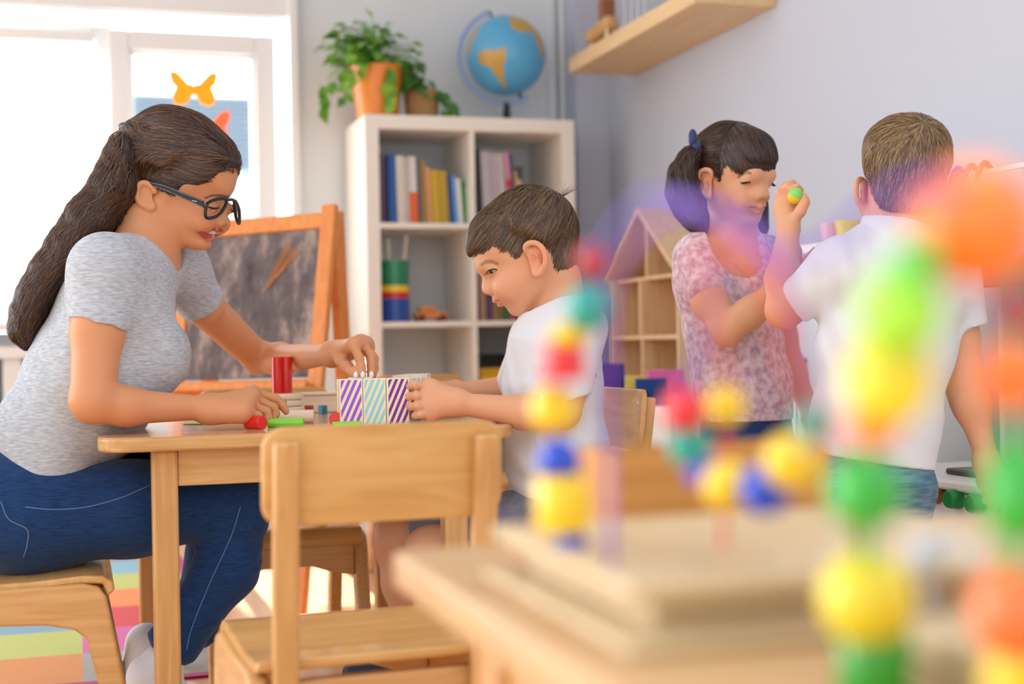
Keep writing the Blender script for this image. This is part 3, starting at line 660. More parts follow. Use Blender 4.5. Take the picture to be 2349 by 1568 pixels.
# ================= sculpting tools: signed distance fields -> one continuous surface =================
A3 = lambda v: np.array(v, dtype=float)
class SDF:
    """primitives are given in world space; the grid lies in the frame (origin O, axes rows R)"""
    def __init__(s, O=(0, 0, 0), R=np.eye(3)): s.O = A3(O); s.R = A3(R); s.pr = []; s.post = []
    def L(s, p): return s.R @ (A3(p)-s.O)
    def Wd(s, v): return v @ s.R+s.O
    def cone(s, a, b, ra, rb, k=.012, op='u', flat=None, cap=None, local=False):
        """rounded cone; flat=(axis, ratio) scales the section along an axis (ratio<1 = wider); cap=[(point, normal)] cuts it"""
        if not local: a, b = s.L(a), s.L(b)
        else: a, b = A3(a), A3(b)
        ab = b-a; L2 = max(ab @ ab, 1e-12); r = max(ra, rb); m = None
        if flat is not None:
            m = s.R @ A3(flat[0]) if not local else A3(flat[0]); m = m/np.linalg.norm(m); fr = flat[1]; r = r/min(fr, 1)
        caps = [(s.L(p), s.R @ A3(n)) for p, n in (cap or [])]
        def f(X, Y, Z):
            px, py, pz = X-a[0], Y-a[1], Z-a[2]
            t = np.clip((px*ab[0]+py*ab[1]+pz*ab[2])/L2, 0, 1)
            qx, qy, qz = px-t*ab[0], py-t*ab[1], pz-t*ab[2]
            d2 = qx*qx+qy*qy+qz*qz
            if m is not None:
                qm = qx*m[0]+qy*m[1]+qz*m[2]; d2 = d2+qm*qm*(fr*fr-1)
            d = np.sqrt(np.maximum(d2, 0))-(ra+t*(rb-ra))
            for p, n in caps: d = np.maximum(d, (X-p[0])*n[0]+(Y-p[1])*n[1]+(Z-p[2])*n[2])
            return d
        s.pr.append((f, np.minimum(a, b)-r, np.maximum(a, b)+r, k, op)); return s
    def chain(s, pts, rs, k=.012, **kw):
        for i in range(len(pts)-1): s.cone(pts[i], pts[i+1], rs[i], rs[i+1], k, **kw)
        return s
    def ell(s, c, r, k=.012, op='u', axes=None, local=False):
        c = A3(c) if local else s.L(c); r = A3(r)
        Q = np.eye(3) if axes is None else np.array([A3(x)/np.linalg.norm(x) for x in axes])
        if not local: Q = Q @ s.R.T
        def f(X, Y, Z):
            p = (X-c[0], Y-c[1], Z-c[2]); u = [Q[i, 0]*p[0]+Q[i, 1]*p[1]+Q[i, 2]*p[2] for i in range(3)]
            k0 = np.sqrt(sum((u[i]/r[i])**2 for i in range(3))); k1 = np.sqrt(sum((u[i]/r[i]**2)**2 for i in range(3)))
            return k0*(k0-1)/np.maximum(k1, 1e-9)
        R = r.max(); s.pr.append((f, c-R, c+R, k, op)); return s
    def bake(s, h, lo=None, hi=None, base=None, pad=.012):
        if lo is None:
            lo = np.min([p[1] for p in s.pr if p[4] == 'u'], 0)-pad; hi = np.max([p[2] for p in s.pr if p[4] == 'u'], 0)+pad
        s.h = h; s.lo = A3(lo); n = np.ceil((A3(hi)-s.lo)/h).astype(int)+1
        s.ax = [(s.lo[i]+h*np.arange(n[i])).astype(np.float32) for i in range(3)]
        s.F = np.full(n, .2, np.float32)
        if base is not None: s.F = base(*s.ax).astype(np.float32)
        for f, l, u, k, op in s.pr:
            mg = k+.02
            i0 = np.clip(np.floor((l-mg-s.lo)/h).astype(int), 0, n-1); i1 = np.clip(np.ceil((u+mg-s.lo)/h).astype(int)+1, 0, n)
            if np.any(i1 <= i0): continue
            sl = tuple(slice(i0[q], i1[q]) for q in range(3))
            X = s.ax[0][sl[0]][:, None, None]; Y = s.ax[1][sl[1]][None, :, None]; Z = s.ax[2][sl[2]][None, None, :]
            d = f(X, Y, Z).astype(np.float32); G = s.F[sl]
            if op == 'u':
                hh = np.maximum(k-np.abs(G-d), 0)/k; s.F[sl] = np.minimum(G, d)-hh*hh*k/4
            elif op == 's':
                d = -d; hh = np.maximum(k-np.abs(G-d), 0)/k; s.F[sl] = np.maximum(G, d)+hh*hh*k/4
        for g in s.post: g(s)
        return s
    def cut(s, p, n):
        p = s.L(p); n = s.R @ A3(n); n = n/np.linalg.norm(n)
        s.F = np.maximum(s.F, ((s.ax[0]-p[0])*n[0])[:, None, None]+((s.ax[1]-p[1])*n[1])[None, :, None]+((s.ax[2]-p[2])*n[2])[None, None, :]).astype(np.float32); return s
    def sample(s, P, F=None):
        F = s.F if F is None else F
        q = (P-s.lo)/s.h; q = np.clip(q, 0, np.array(F.shape)-1.001); i = q.astype(int); f = q-i
        r = 0
        for a in (0, 1):
            for b in (0, 1):
                for c in (0, 1):
                    w = (f[:, 0] if a else 1-f[:, 0])*(f[:, 1] if b else 1-f[:, 1])*(f[:, 2] if c else 1-f[:, 2])
                    r = r+w*F[i[:, 0]+a, i[:, 1]+b, i[:, 2]+c]
        return r
    def grad(s, P, F=None, e=None):
        e = e or s.h*1.5; g = np.stack([s.sample(P+d, F)-s.sample(P-d, F) for d in np.eye(3)*e], 1)
        return g/np.maximum(np.linalg.norm(g, axis=1, keepdims=True), 1e-9)
    def nets(s, F=None):
        """surface nets: local-space vertices and quads"""
        F = s.F if F is None else F; sg = F < 0
        n = F.shape; c = np.zeros(tuple(x-1 for x in n), np.int8)
        for a in (0, 1):
            for b in (0, 1):
                for d in (0, 1): c += sg[a:n[0]-1+a, b:n[1]-1+b, d:n[2]-1+d]
        I = np.argwhere((c > 0) & (c < 8)); idx = np.full(c.shape, -1, np.int32); idx[tuple(I.T)] = np.arange(len(I))
        cor = [(a, b, d) for a in (0, 1) for b in (0, 1) for d in (0, 1)]
        V = {o: F[I[:, 0]+o[0], I[:, 1]+o[1], I[:, 2]+o[2]] for o in cor}
        acc = np.zeros((len(I), 3)); cnt = np.zeros(len(I))
        for o in cor:
            for q in range(3):
                if o[q] == 0:
                    o2 = tuple(o[j]+(j == q) for j in range(3)); va, vb = V[o], V[o2]; m = (va < 0) != (vb < 0)
                    t = np.where(m, va/np.where(m, va-vb, 1), 0); P = np.tile(np.array(o, float), (len(I), 1)); P[:, q] += t
                    acc += P*m[:, None]; cnt += m
        v = s.lo+s.h*(I+acc/np.maximum(cnt, 1)[:, None])
        quads = []
        for q in range(3):
            sa = [slice(None)]*3; sb = [slice(None)]*3; sa[q] = slice(0, -1); sb[q] = slice(1, None)
            A, B_ = sg[tuple(sa)], sg[tuple(sb)]; E_ = np.argwhere(A != B_); r1, r2 = [(1, 2), (2, 0), (0, 1)][q]
            ok = (E_[:, r1] > 0) & (E_[:, r2] > 0) & (E_[:, r1] < n[r1]-1) & (E_[:, r2] < n[r2]-1); E_ = E_[ok]
            ins = A[tuple(E_.T)]
            def g(d1, d2):
                J = E_.copy(); J[:, r1] += d1; J[:, r2] += d2; return idx[tuple(J.T)]
            Q = np.stack([g(-1, -1), g(0, -1), g(0, 0), g(-1, 0)], 1); Q[~ins] = Q[~ins][:, ::-1]; quads.append(Q)
        return v, np.concatenate(quads)
def relax(v, q, it=1, lam=.5):
    n = len(v)
    for _ in range(it):
        acc = np.zeros_like(v); cnt = np.zeros(n)
        for a, b in ((0, 1), (1, 2), (2, 3), (3, 0)):
            np.add.at(acc, q[:, a], v[q[:, b]]); np.add.at(cnt, q[:, a], 1); np.add.at(acc, q[:, b], v[q[:, a]]); np.add.at(cnt, q[:, b], 1)
        v = v+lam*(acc/np.maximum(cnt, 1)[:, None]-v)
    return v
def np_mesh(name, v, q):
    me = bpy.data.meshes.new(name); me.vertices.add(len(v)); me.vertices.foreach_set('co', np.ascontiguousarray(v, np.float32).ravel())
    k = q.shape[1]; me.loops.add(q.size); me.loops.foreach_set('vertex_index', q.astype(np.int32).ravel())
    me.polygons.add(len(q)); me.polygons.foreach_set('loop_start', np.arange(0, q.size, k, dtype=np.int32))
    me.update(calc_edges=True); me.validate(); return me
def solid(name, S, mat, parent, it=1, F=None, tint=None):
    v, q = S.nets(F); v = relax(v, q, it); me = np_mesh(name, S.Wd(v), q)
    if tint is not None: set_tint(me, tint(v))
    return link_mesh(name, me, mat, parent, world=True, ang=0)
def join_solids(name, parts, mat, parent):
    """several fields of one body gathered in one mesh"""
    vs, qs, ts, n = [], [], [], 0
    for S, it, tint in parts:
        v, q = S.nets(); v = relax(v, q, it); ts.append(tint(v) if tint else np.tile(SKIN, (len(v), 1))); vs.append(S.Wd(v)); qs.append(q+n); n += len(v)
    me = np_mesh(name, np.concatenate(vs), np.concatenate(qs)); set_tint(me, np.concatenate(ts))
    return link_mesh(name, me, mat, parent, world=True, ang=0)
def sd_poly(X, Y, P):
    """signed distance to a 2D polygon (negative inside)"""
    P = np.array(P, float); d = np.full(X.shape, 1e9); ins = np.zeros(X.shape, bool)
    for i in range(len(P)):
        a, b = P[i], P[(i+1) % len(P)]; ex, ey = b-a; wx, wy = X-a[0], Y-a[1]
        t = np.clip((wx*ex+wy*ey)/(ex*ex+ey*ey+1e-12), 0, 1); d = np.minimum(d, (wx-ex*t)**2+(wy-ey*t)**2)
        if ey != 0: ins ^= ((a[1] > Y) != (b[1] > Y)) & (X < ex*(Y-a[1])/ey+a[0])
    return np.where(ins, -1, 1)*np.sqrt(d)
def smooth_poly(P, n=5):
    P = [Vector((x, y, 0)) for x, y in P]; m = len(P); out = []
    for i in range(m):
        a, b, c, d = P[i-1], P[i], P[(i+1) % m], P[(i+2) % m]
        for k in range(n):
            t = k/n; q = .5*((2*b)+(c-a)*t+(2*a-5*b+4*c-d)*t*t+(3*b-a-3*c+d)*t**3); out.append((q.x, q.y))
    return out
def polydist(v, pts, rs=None):
    d = np.full(len(v), 1e9); rs = rs or [0]*len(pts)
    for a, b, r0, r1 in zip(pts[:-1], pts[1:], rs[:-1], rs[1:]):
        a, b = A3(a), A3(b); e = b-a; t = np.clip(((v-a) @ e)/(e @ e), 0, 1); d = np.minimum(d, np.linalg.norm(v-a-t[:, None]*e, axis=1)-r0-(r1-r0)*t)
    return d
def sstep(x, a, b):
    t = np.clip((x-a)/(b-a), 0, 1); return t*t*(3-2*t)
class Head:
    """a head from its traced side outline (hair included), half-widths and a hair mask, all in local (a forward, b up, w to the side)"""
    def __init__(s, O, R, poly, widths, mask, hair_t, sig=.017, scale=1.0, pitch=0.0):
        s.S = SDF(O, R); c, n = math.cos(pitch), math.sin(pitch)
        s.tr = lambda p: ((p[0]*c-p[1]*n)*scale, (p[0]*n+p[1]*c)*scale)
        s.poly = smooth_poly([s.tr(p) for p in poly]); s.wd = [(*s.tr(p[:2]), p[2]*scale) for p in widths]
        s.mask = [s.tr(p) for p in mask]; s.t = hair_t; s.sig = sig*scale; s.sc = scale
    def P(s, p, w): return (*s.tr(p), w*s.sc)
    def base(s, A, B, C):
        X, Y = np.meshgrid(A, B, indexing='ij'); d2 = sd_poly(X, Y, s.poly)
        num = np.zeros_like(X); den = np.zeros_like(X)+1e-12
        for a, b, w in s.wd:
            g = np.exp(-((X-a)**2+(Y-b)**2)/(2*s.sig**2))+1e-5/(((X-a)**2+(Y-b)**2)/s.sig**2+1); num += g*w; den += g
        Wm = num/den; k = np.clip(Wm*.95, .004, .075)
        s.dm = sd_poly(X, Y, s.mask)
        a = d2[:, :, None]; b = np.abs(C)[None, None, :]-Wm[:, :, None]; kk = k[:, :, None]
        h = np.maximum(kk-np.abs(a-b), 0)/kk; vis = np.maximum(a, b)+h*h*kk/4
        s.vis = vis.astype(np.float32)
        return vis+(s.t*sstep(-s.dm, 0, .022))[:, :, None]
    def bake(s, h, lo, hi): s.S.bake(h, lo, hi, s.base); return s
    def dmask(s, p):
        q = (p[:, :2]-s.S.lo[:2])/s.S.h; q = np.clip(q, 0, np.array(s.dm.shape)-1.001); i = q.astype(int); return s.dm[i[:, 0], i[:, 1]]
    def surf(s, q, d=0.0):
        C = np.linspace(0, .12, 241); F = s.base(np.array([q[0]]), np.array([q[1]]), C)[0, 0]; k = np.argmax(F > 0)
        return (q[0], q[1], max(0, C[k]-.0005+d) if F[0] < 0 else 0.0)
    def stick(s, p, d):
        P = A3(p)[None].copy()
        for _ in range(6): P = P-s.S.grad(P)*(s.S.sample(P)-d)[:, None]
        return tuple(P[0])
    def Wat(s, a, b):
        num = den = 0
        for x, y, w in s.wd:
            d = (x-a)**2+(y-b)**2; g = math.exp(-d/(2*s.sig**2))+1e-5/(d/s.sig**2+1); num += g*w; den += g
        return num/den
    def hair_field(s, puff=0.0):
        d = s.dm[:, :, None]; e = (.004*sstep(-s.dm, -.002, .006))[:, :, None]
        F = np.maximum(s.vis-e*0-puff, d)          # shell
        return np.maximum(F, -(s.S.F+.004)).astype(np.float32)*1.0
def strands(S, hull, seeds, n, dirf, length, segs, width, lift, cols, rng, jit=.25, lrand=.4, curl=0, stop=None):
    """ribbon locks combed over a hull field; returns verts, quads, colours (world space)"""
    p = seeds[rng.integers(0, len(seeds), n)]+rng.normal(0, S.h*.6, (n, 3)); Ls = length*(1-lrand*rng.random(n)); ph = rng.random(n)*6.28
    jv = rng.normal(0, jit, (n, 3)); V = []; g = S.grad(p, hull)
    l0 = lift[0]+rng.random(n)*lift[2]
    p = p-g*(S.sample(p, hull)-l0)[:, None]; c1 = cols[rng.integers(0, len(cols), n)]*(.8+.4*rng.random((n, 1)))
    live = np.ones(n); mg = rng.normal(0, .0025, n)
    for i in range(segs+1):
        g = S.grad(p, hull); d = dirf(p)+jv; d = d-g*(d*g).sum(1)[:, None]; d /= np.maximum(np.linalg.norm(d, axis=1), 1e-6)[:, None]
        sd = np.cross(g, d); t = i/segs; w = np.full((n, 1), width*(1-.85*t**2)*(.4+.6*min(1, i/1.0)))
        w = w*(.15+.85*live)[:, None]
        V.append(np.stack([p-sd*w/2, p+g*w*.25, p+sd*w/2], 1))
        if stop is not None: live = live*(stop(p+d*(Ls/segs)[:, None]*.5) < mg)
        p = p+d*(Ls/segs*(.04+.96*live))[:, None]+sd*(curl*np.sin(ph+t*9))[:, None]
        lf = l0+(lift[1]-lift[0])*t*t; dd = S.sample(p, hull); p = p-g*(dd-lf)[:, None]
    V = np.stack(V, 1)                                   # n, segs+1, 3, 3
    v = V.reshape(-1, 3); b = (np.arange(n)*(segs+1)*3)[:, None]; q = []
    for i in range(segs):
        for j in (0, 1): q.append(b+np.array([[3*i+j, 3*i+j+1, 3*i+j+4, 3*i+j+3]]))
    return S.Wd(v), np.concatenate(q), np.repeat(c1, (segs+1)*3, 0)
def strand_obj(name, sets, mat, parent):
    vs, qs, cs, n = [], [], [], 0
    for v, q, c in sets: vs.append(v); qs.append(q+n); cs.append(c); n += len(v)
    me = np_mesh(name, np.concatenate(vs), np.concatenate(qs)); set_tint(me, np.concatenate(cs))
    return link_mesh(name, me, mat, parent, world=True, ang=0)
M['skin'] = attr_mat('skin', .48, .35, sss=.25, bump=.04, bscale=500)
M['hair'] = attr_mat('hair_strands', .38, .5, aniso=.4)
SKIN = L3((226, 168, 132)); TAN = L3((214, 150, 108))
def fingers(S, W, mcps, chains, thumb, r=.0085, rp=.013, k=.008, tips=.78):
    """hand: palm from the wrist to the knuckles, four bent fingers, thumb from the side of the palm"""
    for m in mcps: S.cone(W, m, rp*1.15, rp*.92, k+.012)
    for i in range(3): S.cone(mcps[i], mcps[i+1], rp*.85, rp*.85, k+.006)
    for i, (m, c) in enumerate(zip(mcps, chains)):
        rr = r*(1, 1.03, .98, .86)[i]; pts = [m]+list(c); m_ = len(pts)
        S.chain(pts, [rr*(1.08-(1.08-tips)*j/(m_-1)) for j in range(m_)], .0045)
    pts = list(thumb); S.chain(pts, [rp*1.05, r*1.25, r*1.1, r*.9][:len(pts)], .009)
# ================= people =================
VR, VF, VU = A3(RIGHT), A3(FWD), A3(UP)
def face_frame(phi, left=False):
    """axes of a head seen in profile, turned phi towards the camera; rows a (forward), b (up), w (near side)"""
    s = -1 if left else 1
    a = s*VR*math.cos(phi)-VF*math.sin(phi); w = -VF*math.cos(phi)-s*VR*math.sin(phi)
    return np.array([a, VU, w])
def near_fn(O, R):
    """local (a,b) of the point at lateral offset w that the pixel shows"""
    o = A3(O)-A3((0, 0, CZ)); oX, oD, oZ = o @ VR, o @ VF, o[2]
    def f(px, py, w=0.0):
        u, v = deroll(px, py); aX, aD, wX, wD = R[0] @ VR, R[0] @ VF, R[2] @ VR, R[2] @ VF
        a = (u*(oD+w*wD)-FPX*(oX+w*wX))/(FPX*aX-u*aD); Dd = oD+a*aD+w*wD
        return (a, -v/FPX*Dd-oZ)
    return f
def Y3(px, py, y): return A3(aty(px, py, y))
def D3(px, py, d): return A3(at(px, py, d))
def ear(S, P, helix, disc, conc, r=.0042):
    q = [(*P(x, y, w), w) for x, y, w in helix]; q = [tuple(x) for x in spline(q, 4)]; S.chain(q, [r]*len(q), .004, local=True)
    (x0, y0), (x1, y1), w, rr = disc; S.cone((*P(x0, y0, w), w), (*P(x1, y1, w), w), rr, rr*.85, .006, flat=((0, 0, 1), 3.6), local=True)
    x, y, w, rx = conc; S.ell((*P(x, y, w), w), rx, .004, 's', local=True)
def folds(S, amp, wl, d, seed=0, zone=None, avoid=()):
    """soft cloth folds: warped sine ridges running across direction d"""
    d = A3(d)/np.linalg.norm(d); d = S.R @ d; rg = np.random.default_rng(seed); k1, k2 = rg.normal(0, 1, 3)*14, rg.normal(0, 1, 3)*23; o = rg.random(4)*6.28
    def g(s):
        X = s.ax[0][:, None, None]; Y = s.ax[1][None, :, None]; Z = s.ax[2][None, None, :]
        wp = .35*np.sin(k1[0]*X+k1[1]*Y+k1[2]*Z+o[0])+.25*np.sin(k2[0]*X+k2[1]*Y+k2[2]*Z+o[1])
        m = .5+.5*np.sin(.6*(k1[1]*X-k1[2]*Y+k1[0]*Z)+o[2]); a = amp*m
        if zone is not None:
            c, r = S.L(zone[0]), zone[1]; a = a*np.exp(-((X-c[0])**2+(Y-c[1])**2+(Z-c[2])**2)/r**2)
        for ac, ar in avoid:
            c = S.L(ac); a = a*(1-np.exp(-((X-c[0])**2+(Y-c[1])**2+(Z-c[2])**2)/ar**2))
        s.F = (s.F+a*np.sin(6.283/wl*(d[0]*X+d[1]*Y+d[2]*Z)+6.283*wp)).astype(np.float32)
    S.post.append(g)
M['heather'] = mottled('heather_grey_jersey', (160, 166, 177), (200, 205, 213), (14, 14, 70), 5, .9, .15, 4, .3, .7, .15, 0, .2)
M['denim'] = mottled('blue_denim', (16, 42, 84), (32, 70, 122), (5, 5, 60), 9, .85, .2, 6, .25, .75, .25, 0, .15)
M['whitecotton'] = plain('white_cotton', (226, 228, 236), .9, .15, bump=.05, bscale=300, sheen=.1)
M['sock'] = plain('white_sock', (232, 234, 240), .95, .1, bump=.3, bscale=400)
M['thread'] = plain('seam_thread', (150, 150, 160), .8)
M['eyewhite'] = plain('eye_white', (232, 226, 222), .15, coat=.5)
M['iris'] = plain('dark_iris', (44, 28, 20), .15, coat=.6)
M['lash'] = plain('lash_black', (24, 16, 14), .6)
def person(label, loc): return thing('person', label, 'person', loc)
# ---------------- woman ----------------
YW = 2.68; wc = lambda X, Y: (270+X/4.356, 230+Y/4.356)
WO = aty(*wc(650, 650), YW); WR = face_frame(math.radians(14)); wn0 = near_fn(WO, WR)
wn = lambda X, Y, w=0.0: wn0(*wc(X, Y), w)
wl = lambda X, Y, w=0.0: (*wn(X, Y, w), w)
wpoly = [(1178,665),(1163,700),(1152,780),(1142,850),(1130,905),(1100,962),(1070,1015),(1066,1060),(1074,1120),(1088,1180),(1091,1212),(1076,1240),(1045,1250),(1010,1247),(994,1256),(997,1270),(990,1286),(964,1300),(952,1312),(956,1340),(942,1370),(914,1388),(909,1410),(915,1440),(897,1475),(845,1498),(780,1494),(700,1470),(615,1425),(520,1385),(350,1310),(200,1220),(110,1080),(50,930),(20,790),(15,650),(45,520),(90,400),(140,300),(200,215),(330,115),(400,82),(480,62),(590,68),(700,92),(790,125),(860,172),(940,240),(1000,300),(1060,355),(1110,410),(1145,470),(1172,530),(1198,610)]
wwid = [(650,450,.080),(300,500,.080),(120,600,.066),(60,800,.058),(150,1000,.054),(600,180,.062),(480,110,.05),(900,350,.068),(1050,550,.058),(1120,780,.050),(1000,760,.060),(850,880,.066),(1110,920,.036),(1060,985,.020),(1075,1030,.0105),(1075,1110,.0095),(1072,1190,.0135),(1040,1230,.015),(985,1235,.020),(985,1130,.024),(930,1050,.040),(840,1080,.056),(880,1190,.043),(975,1275,.022),(880,1290,.038),(930,1340,.022),(880,1440,.022),(780,1440,.034),(650,1380,.048),(700,1250,.058),(450,1200,.062),(300,950,.068),(500,1000,.068),(250,1150,.055)]
wmask = [wn(1215,655), wn(1160,692,0), wn(1080,716,.02), wn(960,768,.046), wn(870,812,.058), wn(760,832,.063), wn(650,850,.066), wn(590,905,.067), wn(545,975,.068), wn(440,905,.069), wn(340,850,.070), wn(250,790,.071), wn(170,850,.071), wn(180,940,.068), wn(215,1020,.064), wn(250,1080,.058), wn(240,1250,.05), wn(100,1350,.0), wn(-150,1100), wn(-200,600), wn(0,300), wn(150,100), wn(480,-40), wn(950,100), wn(1280,500)]
WH = Head(WO, WR, [wn(x, y) for x, y in wpoly], [(*wn(x, y), w) for x, y, w in wwid], wmask, .010, .0165)
S = WH.S
# neck and the top of the chest inside the collar
S.cone(Y3(338, 500, YW), Y3(322, 612, YW), .050, .056, .03)
S.cone(Y3(322, 612, YW), Y3(300, 680, YW), .060, .085, .03, flat=((0, 1, 0), .7))
S.cone(Y3(318, 600, YW), Y3(250, 615, 2.565), .04, .042, .04); S.cone(Y3(330, 600, YW), Y3(398, 610, 2.80), .04, .042, .04)
# cheek, nostril wing, lips, lids
mz = lambda p, g: (p[0], p[1], p[2]*g)
for g in (1, -1): S.ell(mz(wl(845, 1205, .037), g), (.019, .016, .013), .03, local=True)
for g in (1, -1):
    S.ell(mz(wl(1012, 1222, .0125), g), (.0085, .0075, .0065), .005, local=True); S.ell(mz(wl(1030, 1243, .0075), g), (.0045, .003, .003), .003, 's', local=True)
wup = [wl(790, 1288, .034), wl(850, 1288, .027), wl(910, 1284, .017), wl(972, 1280, .004), wl(978, 1280, 0)]
wlo = [wl(790, 1290, .034), wl(835, 1335, .027), wl(885, 1365, .016), wl(930, 1355, .005), wl(932, 1352, 0)]
wgap = [wl(805, 1292, .036), wl(860, 1308, .031), wl(920, 1318, .019), wl(955, 1312, .006), wl(962, 1310, 0)]
wup = [WH.surf(q, -.0012) if i < 3 else q for i, q in enumerate(wup)]; wlo = [WH.surf(q, -.0012) if i < 3 else q for i, q in enumerate(wlo)]; wgap = [WH.surf(q) if i < 3 else q for i, q in enumerate(wgap)]
S.chain(wup, [.001, .003, .0042, .0046, .0046], .005, local=True); S.chain(wlo, [.001, .0038, .0056, .006, .006], .005, local=True)
S.chain(wgap, [.0012, .0035, .0044, .0044, .0044], .002, op='s', local=True)
we = wl(938, 1052, .0295); 
for g in (1, -1): S.ell(mz(we, g), (.0130, .0122, .0130), .006, local=True)
eo = WH.Wat(*wn(290, 960, .078))-.0620
ear(S, wn, [(x, y, w+eo) for x, y, w in [(372,915,.072),(345,862,.074),(268,826,.077),(210,852,.080),(193,915,.081),(200,975,.079),(232,1030,.076),(285,1062,.073),(335,1082,.071),(358,1058,.070)]], ((270, 905), (300, 1030), .0735+eo, .0135), (305, 965, .0795+eo, (.0075, .0125, .0055)))
WH.bake(.0019, (-.20, -.27, -.125), (.125, .135, .125))
LIP = L3((176, 78, 82)); BROW = L3((70, 44, 32))
def wtint(v):
    c = np.tile(TAN, (len(v), 1)); av = v*np.array([1, 1, 1]); av[:, 2] = np.abs(v[:, 2])
    bl = np.exp(-(((av-A3(wl(800, 1100, .058)))/.022)**2).sum(1))[:, None]*.35; c = c*(1-bl)+L3((214, 122, 92))*bl
    for pl, rs in ((wup, [.0004, .0014, .0024, .0038, .0042]), (wlo, [.0002, .0022, .0040, .0054, .0058])):
        fl = A3((1, 1, 0)); m = (sstep(-polydist(av*fl, [A3(q)*fl for q in pl], rs), -.0015, 0)*sstep(-av[:, 2], -.042, -.036))[:, None]; c = c*(1-m)+LIP*m
    a2 = av*A3((1, 1, 0)); b = polydist(a2, [A3(wl(x, y, w))*A3((1, 1, 0)) for x, y, w in ((820,965,.055), (890,940,.048), (980,942,.034), (1060,958,.018))]); m = sstep(-b, -.0034, -.0010)[:, None]*.75; c = c*(1-m)+BROW*m
    return c
RT = Y3(60, 1180, YW); wo = person('person in grey t-shirt, jeans and black glasses leaning over the table from the left', (RT[0], RT[1], 0))
# arms and hands
NA_ = SDF()
NA_.cone(Y3(240, 625, 2.56), Y3(224, 760, 2.53), .047, .0425, .02).cone(Y3(224, 760, 2.53), Y3(212, 915, 2.50), .0425, .0365, .02)
NA_.cone(Y3(212, 920, 2.50), Y3(290, 932, 2.515), .0365, .031, .015).cone(Y3(290, 932, 2.515), Y3(470, 935, 2.545), .031, .0205, .02)
nm = [Y3(580, 901, 2.575), Y3(575, 910, 2.555), Y3(566, 924, 2.535), Y3(556, 941, 2.515)]
fingers(NA_, Y3(478, 936, 2.545), nm, [[Y3(632, 914, 2.585), Y3(648, 930, 2.585), Y3(656, 943, 2.583)], [Y3(626, 934, 2.565), Y3(632, 948, 2.565), Y3(628, 958, 2.56)], [Y3(611, 944, 2.545), Y3(615, 957, 2.545), Y3(606, 966, 2.54)], [Y3(592, 953, 2.525), Y3(598, 964, 2.525), Y3(590, 969, 2.52)]],
        [Y3(500, 928, 2.57), Y3(560, 930, 2.60), Y3(600, 945, 2.60), Y3(622, 955, 2.595)])
NA_.cone(Y3(485, 945, 2.53), Y3(555, 950, 2.515), .019, .014, .02)
NA_.bake(.0023)
FA = SDF()
FA.cone(Y3(412, 612, 2.81), Y3(470, 705, 2.86), .046, .039, .02).cone(Y3(470, 705, 2.90), Y3(590, 818, 3.03), .039, .032, .015)
FA.cone(Y3(590, 818, 3.03), Y3(645, 824, 2.99), .032, .032, .015).cone(Y3(645, 824, 2.99), Y3(758, 812, 2.68), .032, .019, .02)
fm = [Y3(811, 790, 2.585), Y3(829, 786, 2.605), Y3(838, 790, 2.625), Y3(842, 797, 2.645)]
fingers(FA, Y3(762, 812, 2.67), fm, [[Y3(824, 820, 2.565), Y3(829, 842, 2.56), Y3(832, 864, 2.555)], [Y3(850, 815, 2.585), Y3(852, 840, 2.575), Y3(850, 864, 2.562)], [Y3(859, 822, 2.61), Y3(860, 845, 2.60), Y3(856, 862, 2.59)], [Y3(858, 826, 2.635), Y3(860, 846, 2.63), Y3(854, 860, 2.62)]],
        [Y3(782, 824, 2.63), Y3(796, 842, 2.59), Y3(810, 855, 2.565), Y3(817, 864, 2.557)], r=.0082)
FA.bake(.0021)
# ankles and feet
yl, yr = 2.61, 2.80
FT = SDF(); FT.cone(Y3(395, 1480, yl), Y3(372, 1535, yl), .036, .031, .02).cone(Y3(470, 1430, yr), Y3(390, 1490, yr), .034, .031, .02); FT.bake(.003)
hand_tint = lambda v: np.tile(SKIN, (len(v), 1)); tan_tint = lambda v: np.tile(TAN, (len(v), 1))
CB = SDF()
for (x0, y0, r0, f0), (x1, y1, r1, f1) in zip([(70, 1150, .105, .70), (112, 1020, .088, .78), (218, 858, .100, .80), (270, 705, .082, .66)], [(112, 1020, .088, .78), (218, 858, .100, .80), (270, 705, .082, .66), (318, 620, .048, .7)]): CB.cone(Y3(x0, y0, YW), Y3(x1, y1, YW), r0, r1, .03, flat=((0, 1, 0), (f0+f1)/2))
for yh, yk, k1, an in ((2.60, 2.615, (545, 1142), (402, 1480)), (2.77, 2.79, (520, 1105), (438, 1445))):
    cf = Y3(*((520, 1300) if yh < 2.7 else (500, 1260)), yk); CB.cone(Y3(60, 1172, yh), Y3(*k1, yk), .072, .046, .03).cone(Y3(*k1, yk), cf, .046, .042, .02).cone(cf, Y3(*an, yk), .042, .030, .02)
CB.cone(Y3(270, 690, YW), Y3(240, 625, 2.57), .05, .04, .03).cone(Y3(290, 690, YW), Y3(405, 612, 2.80), .05, .04, .03); CB.bake(.007)
wb = join_solids('body', [(WH.S, 1, wtint), (NA_, 1, tan_tint), (FA, 1, tan_tint), (FT, 1, tan_tint), (CB, 1, tan_tint)], M['skin'], wo)
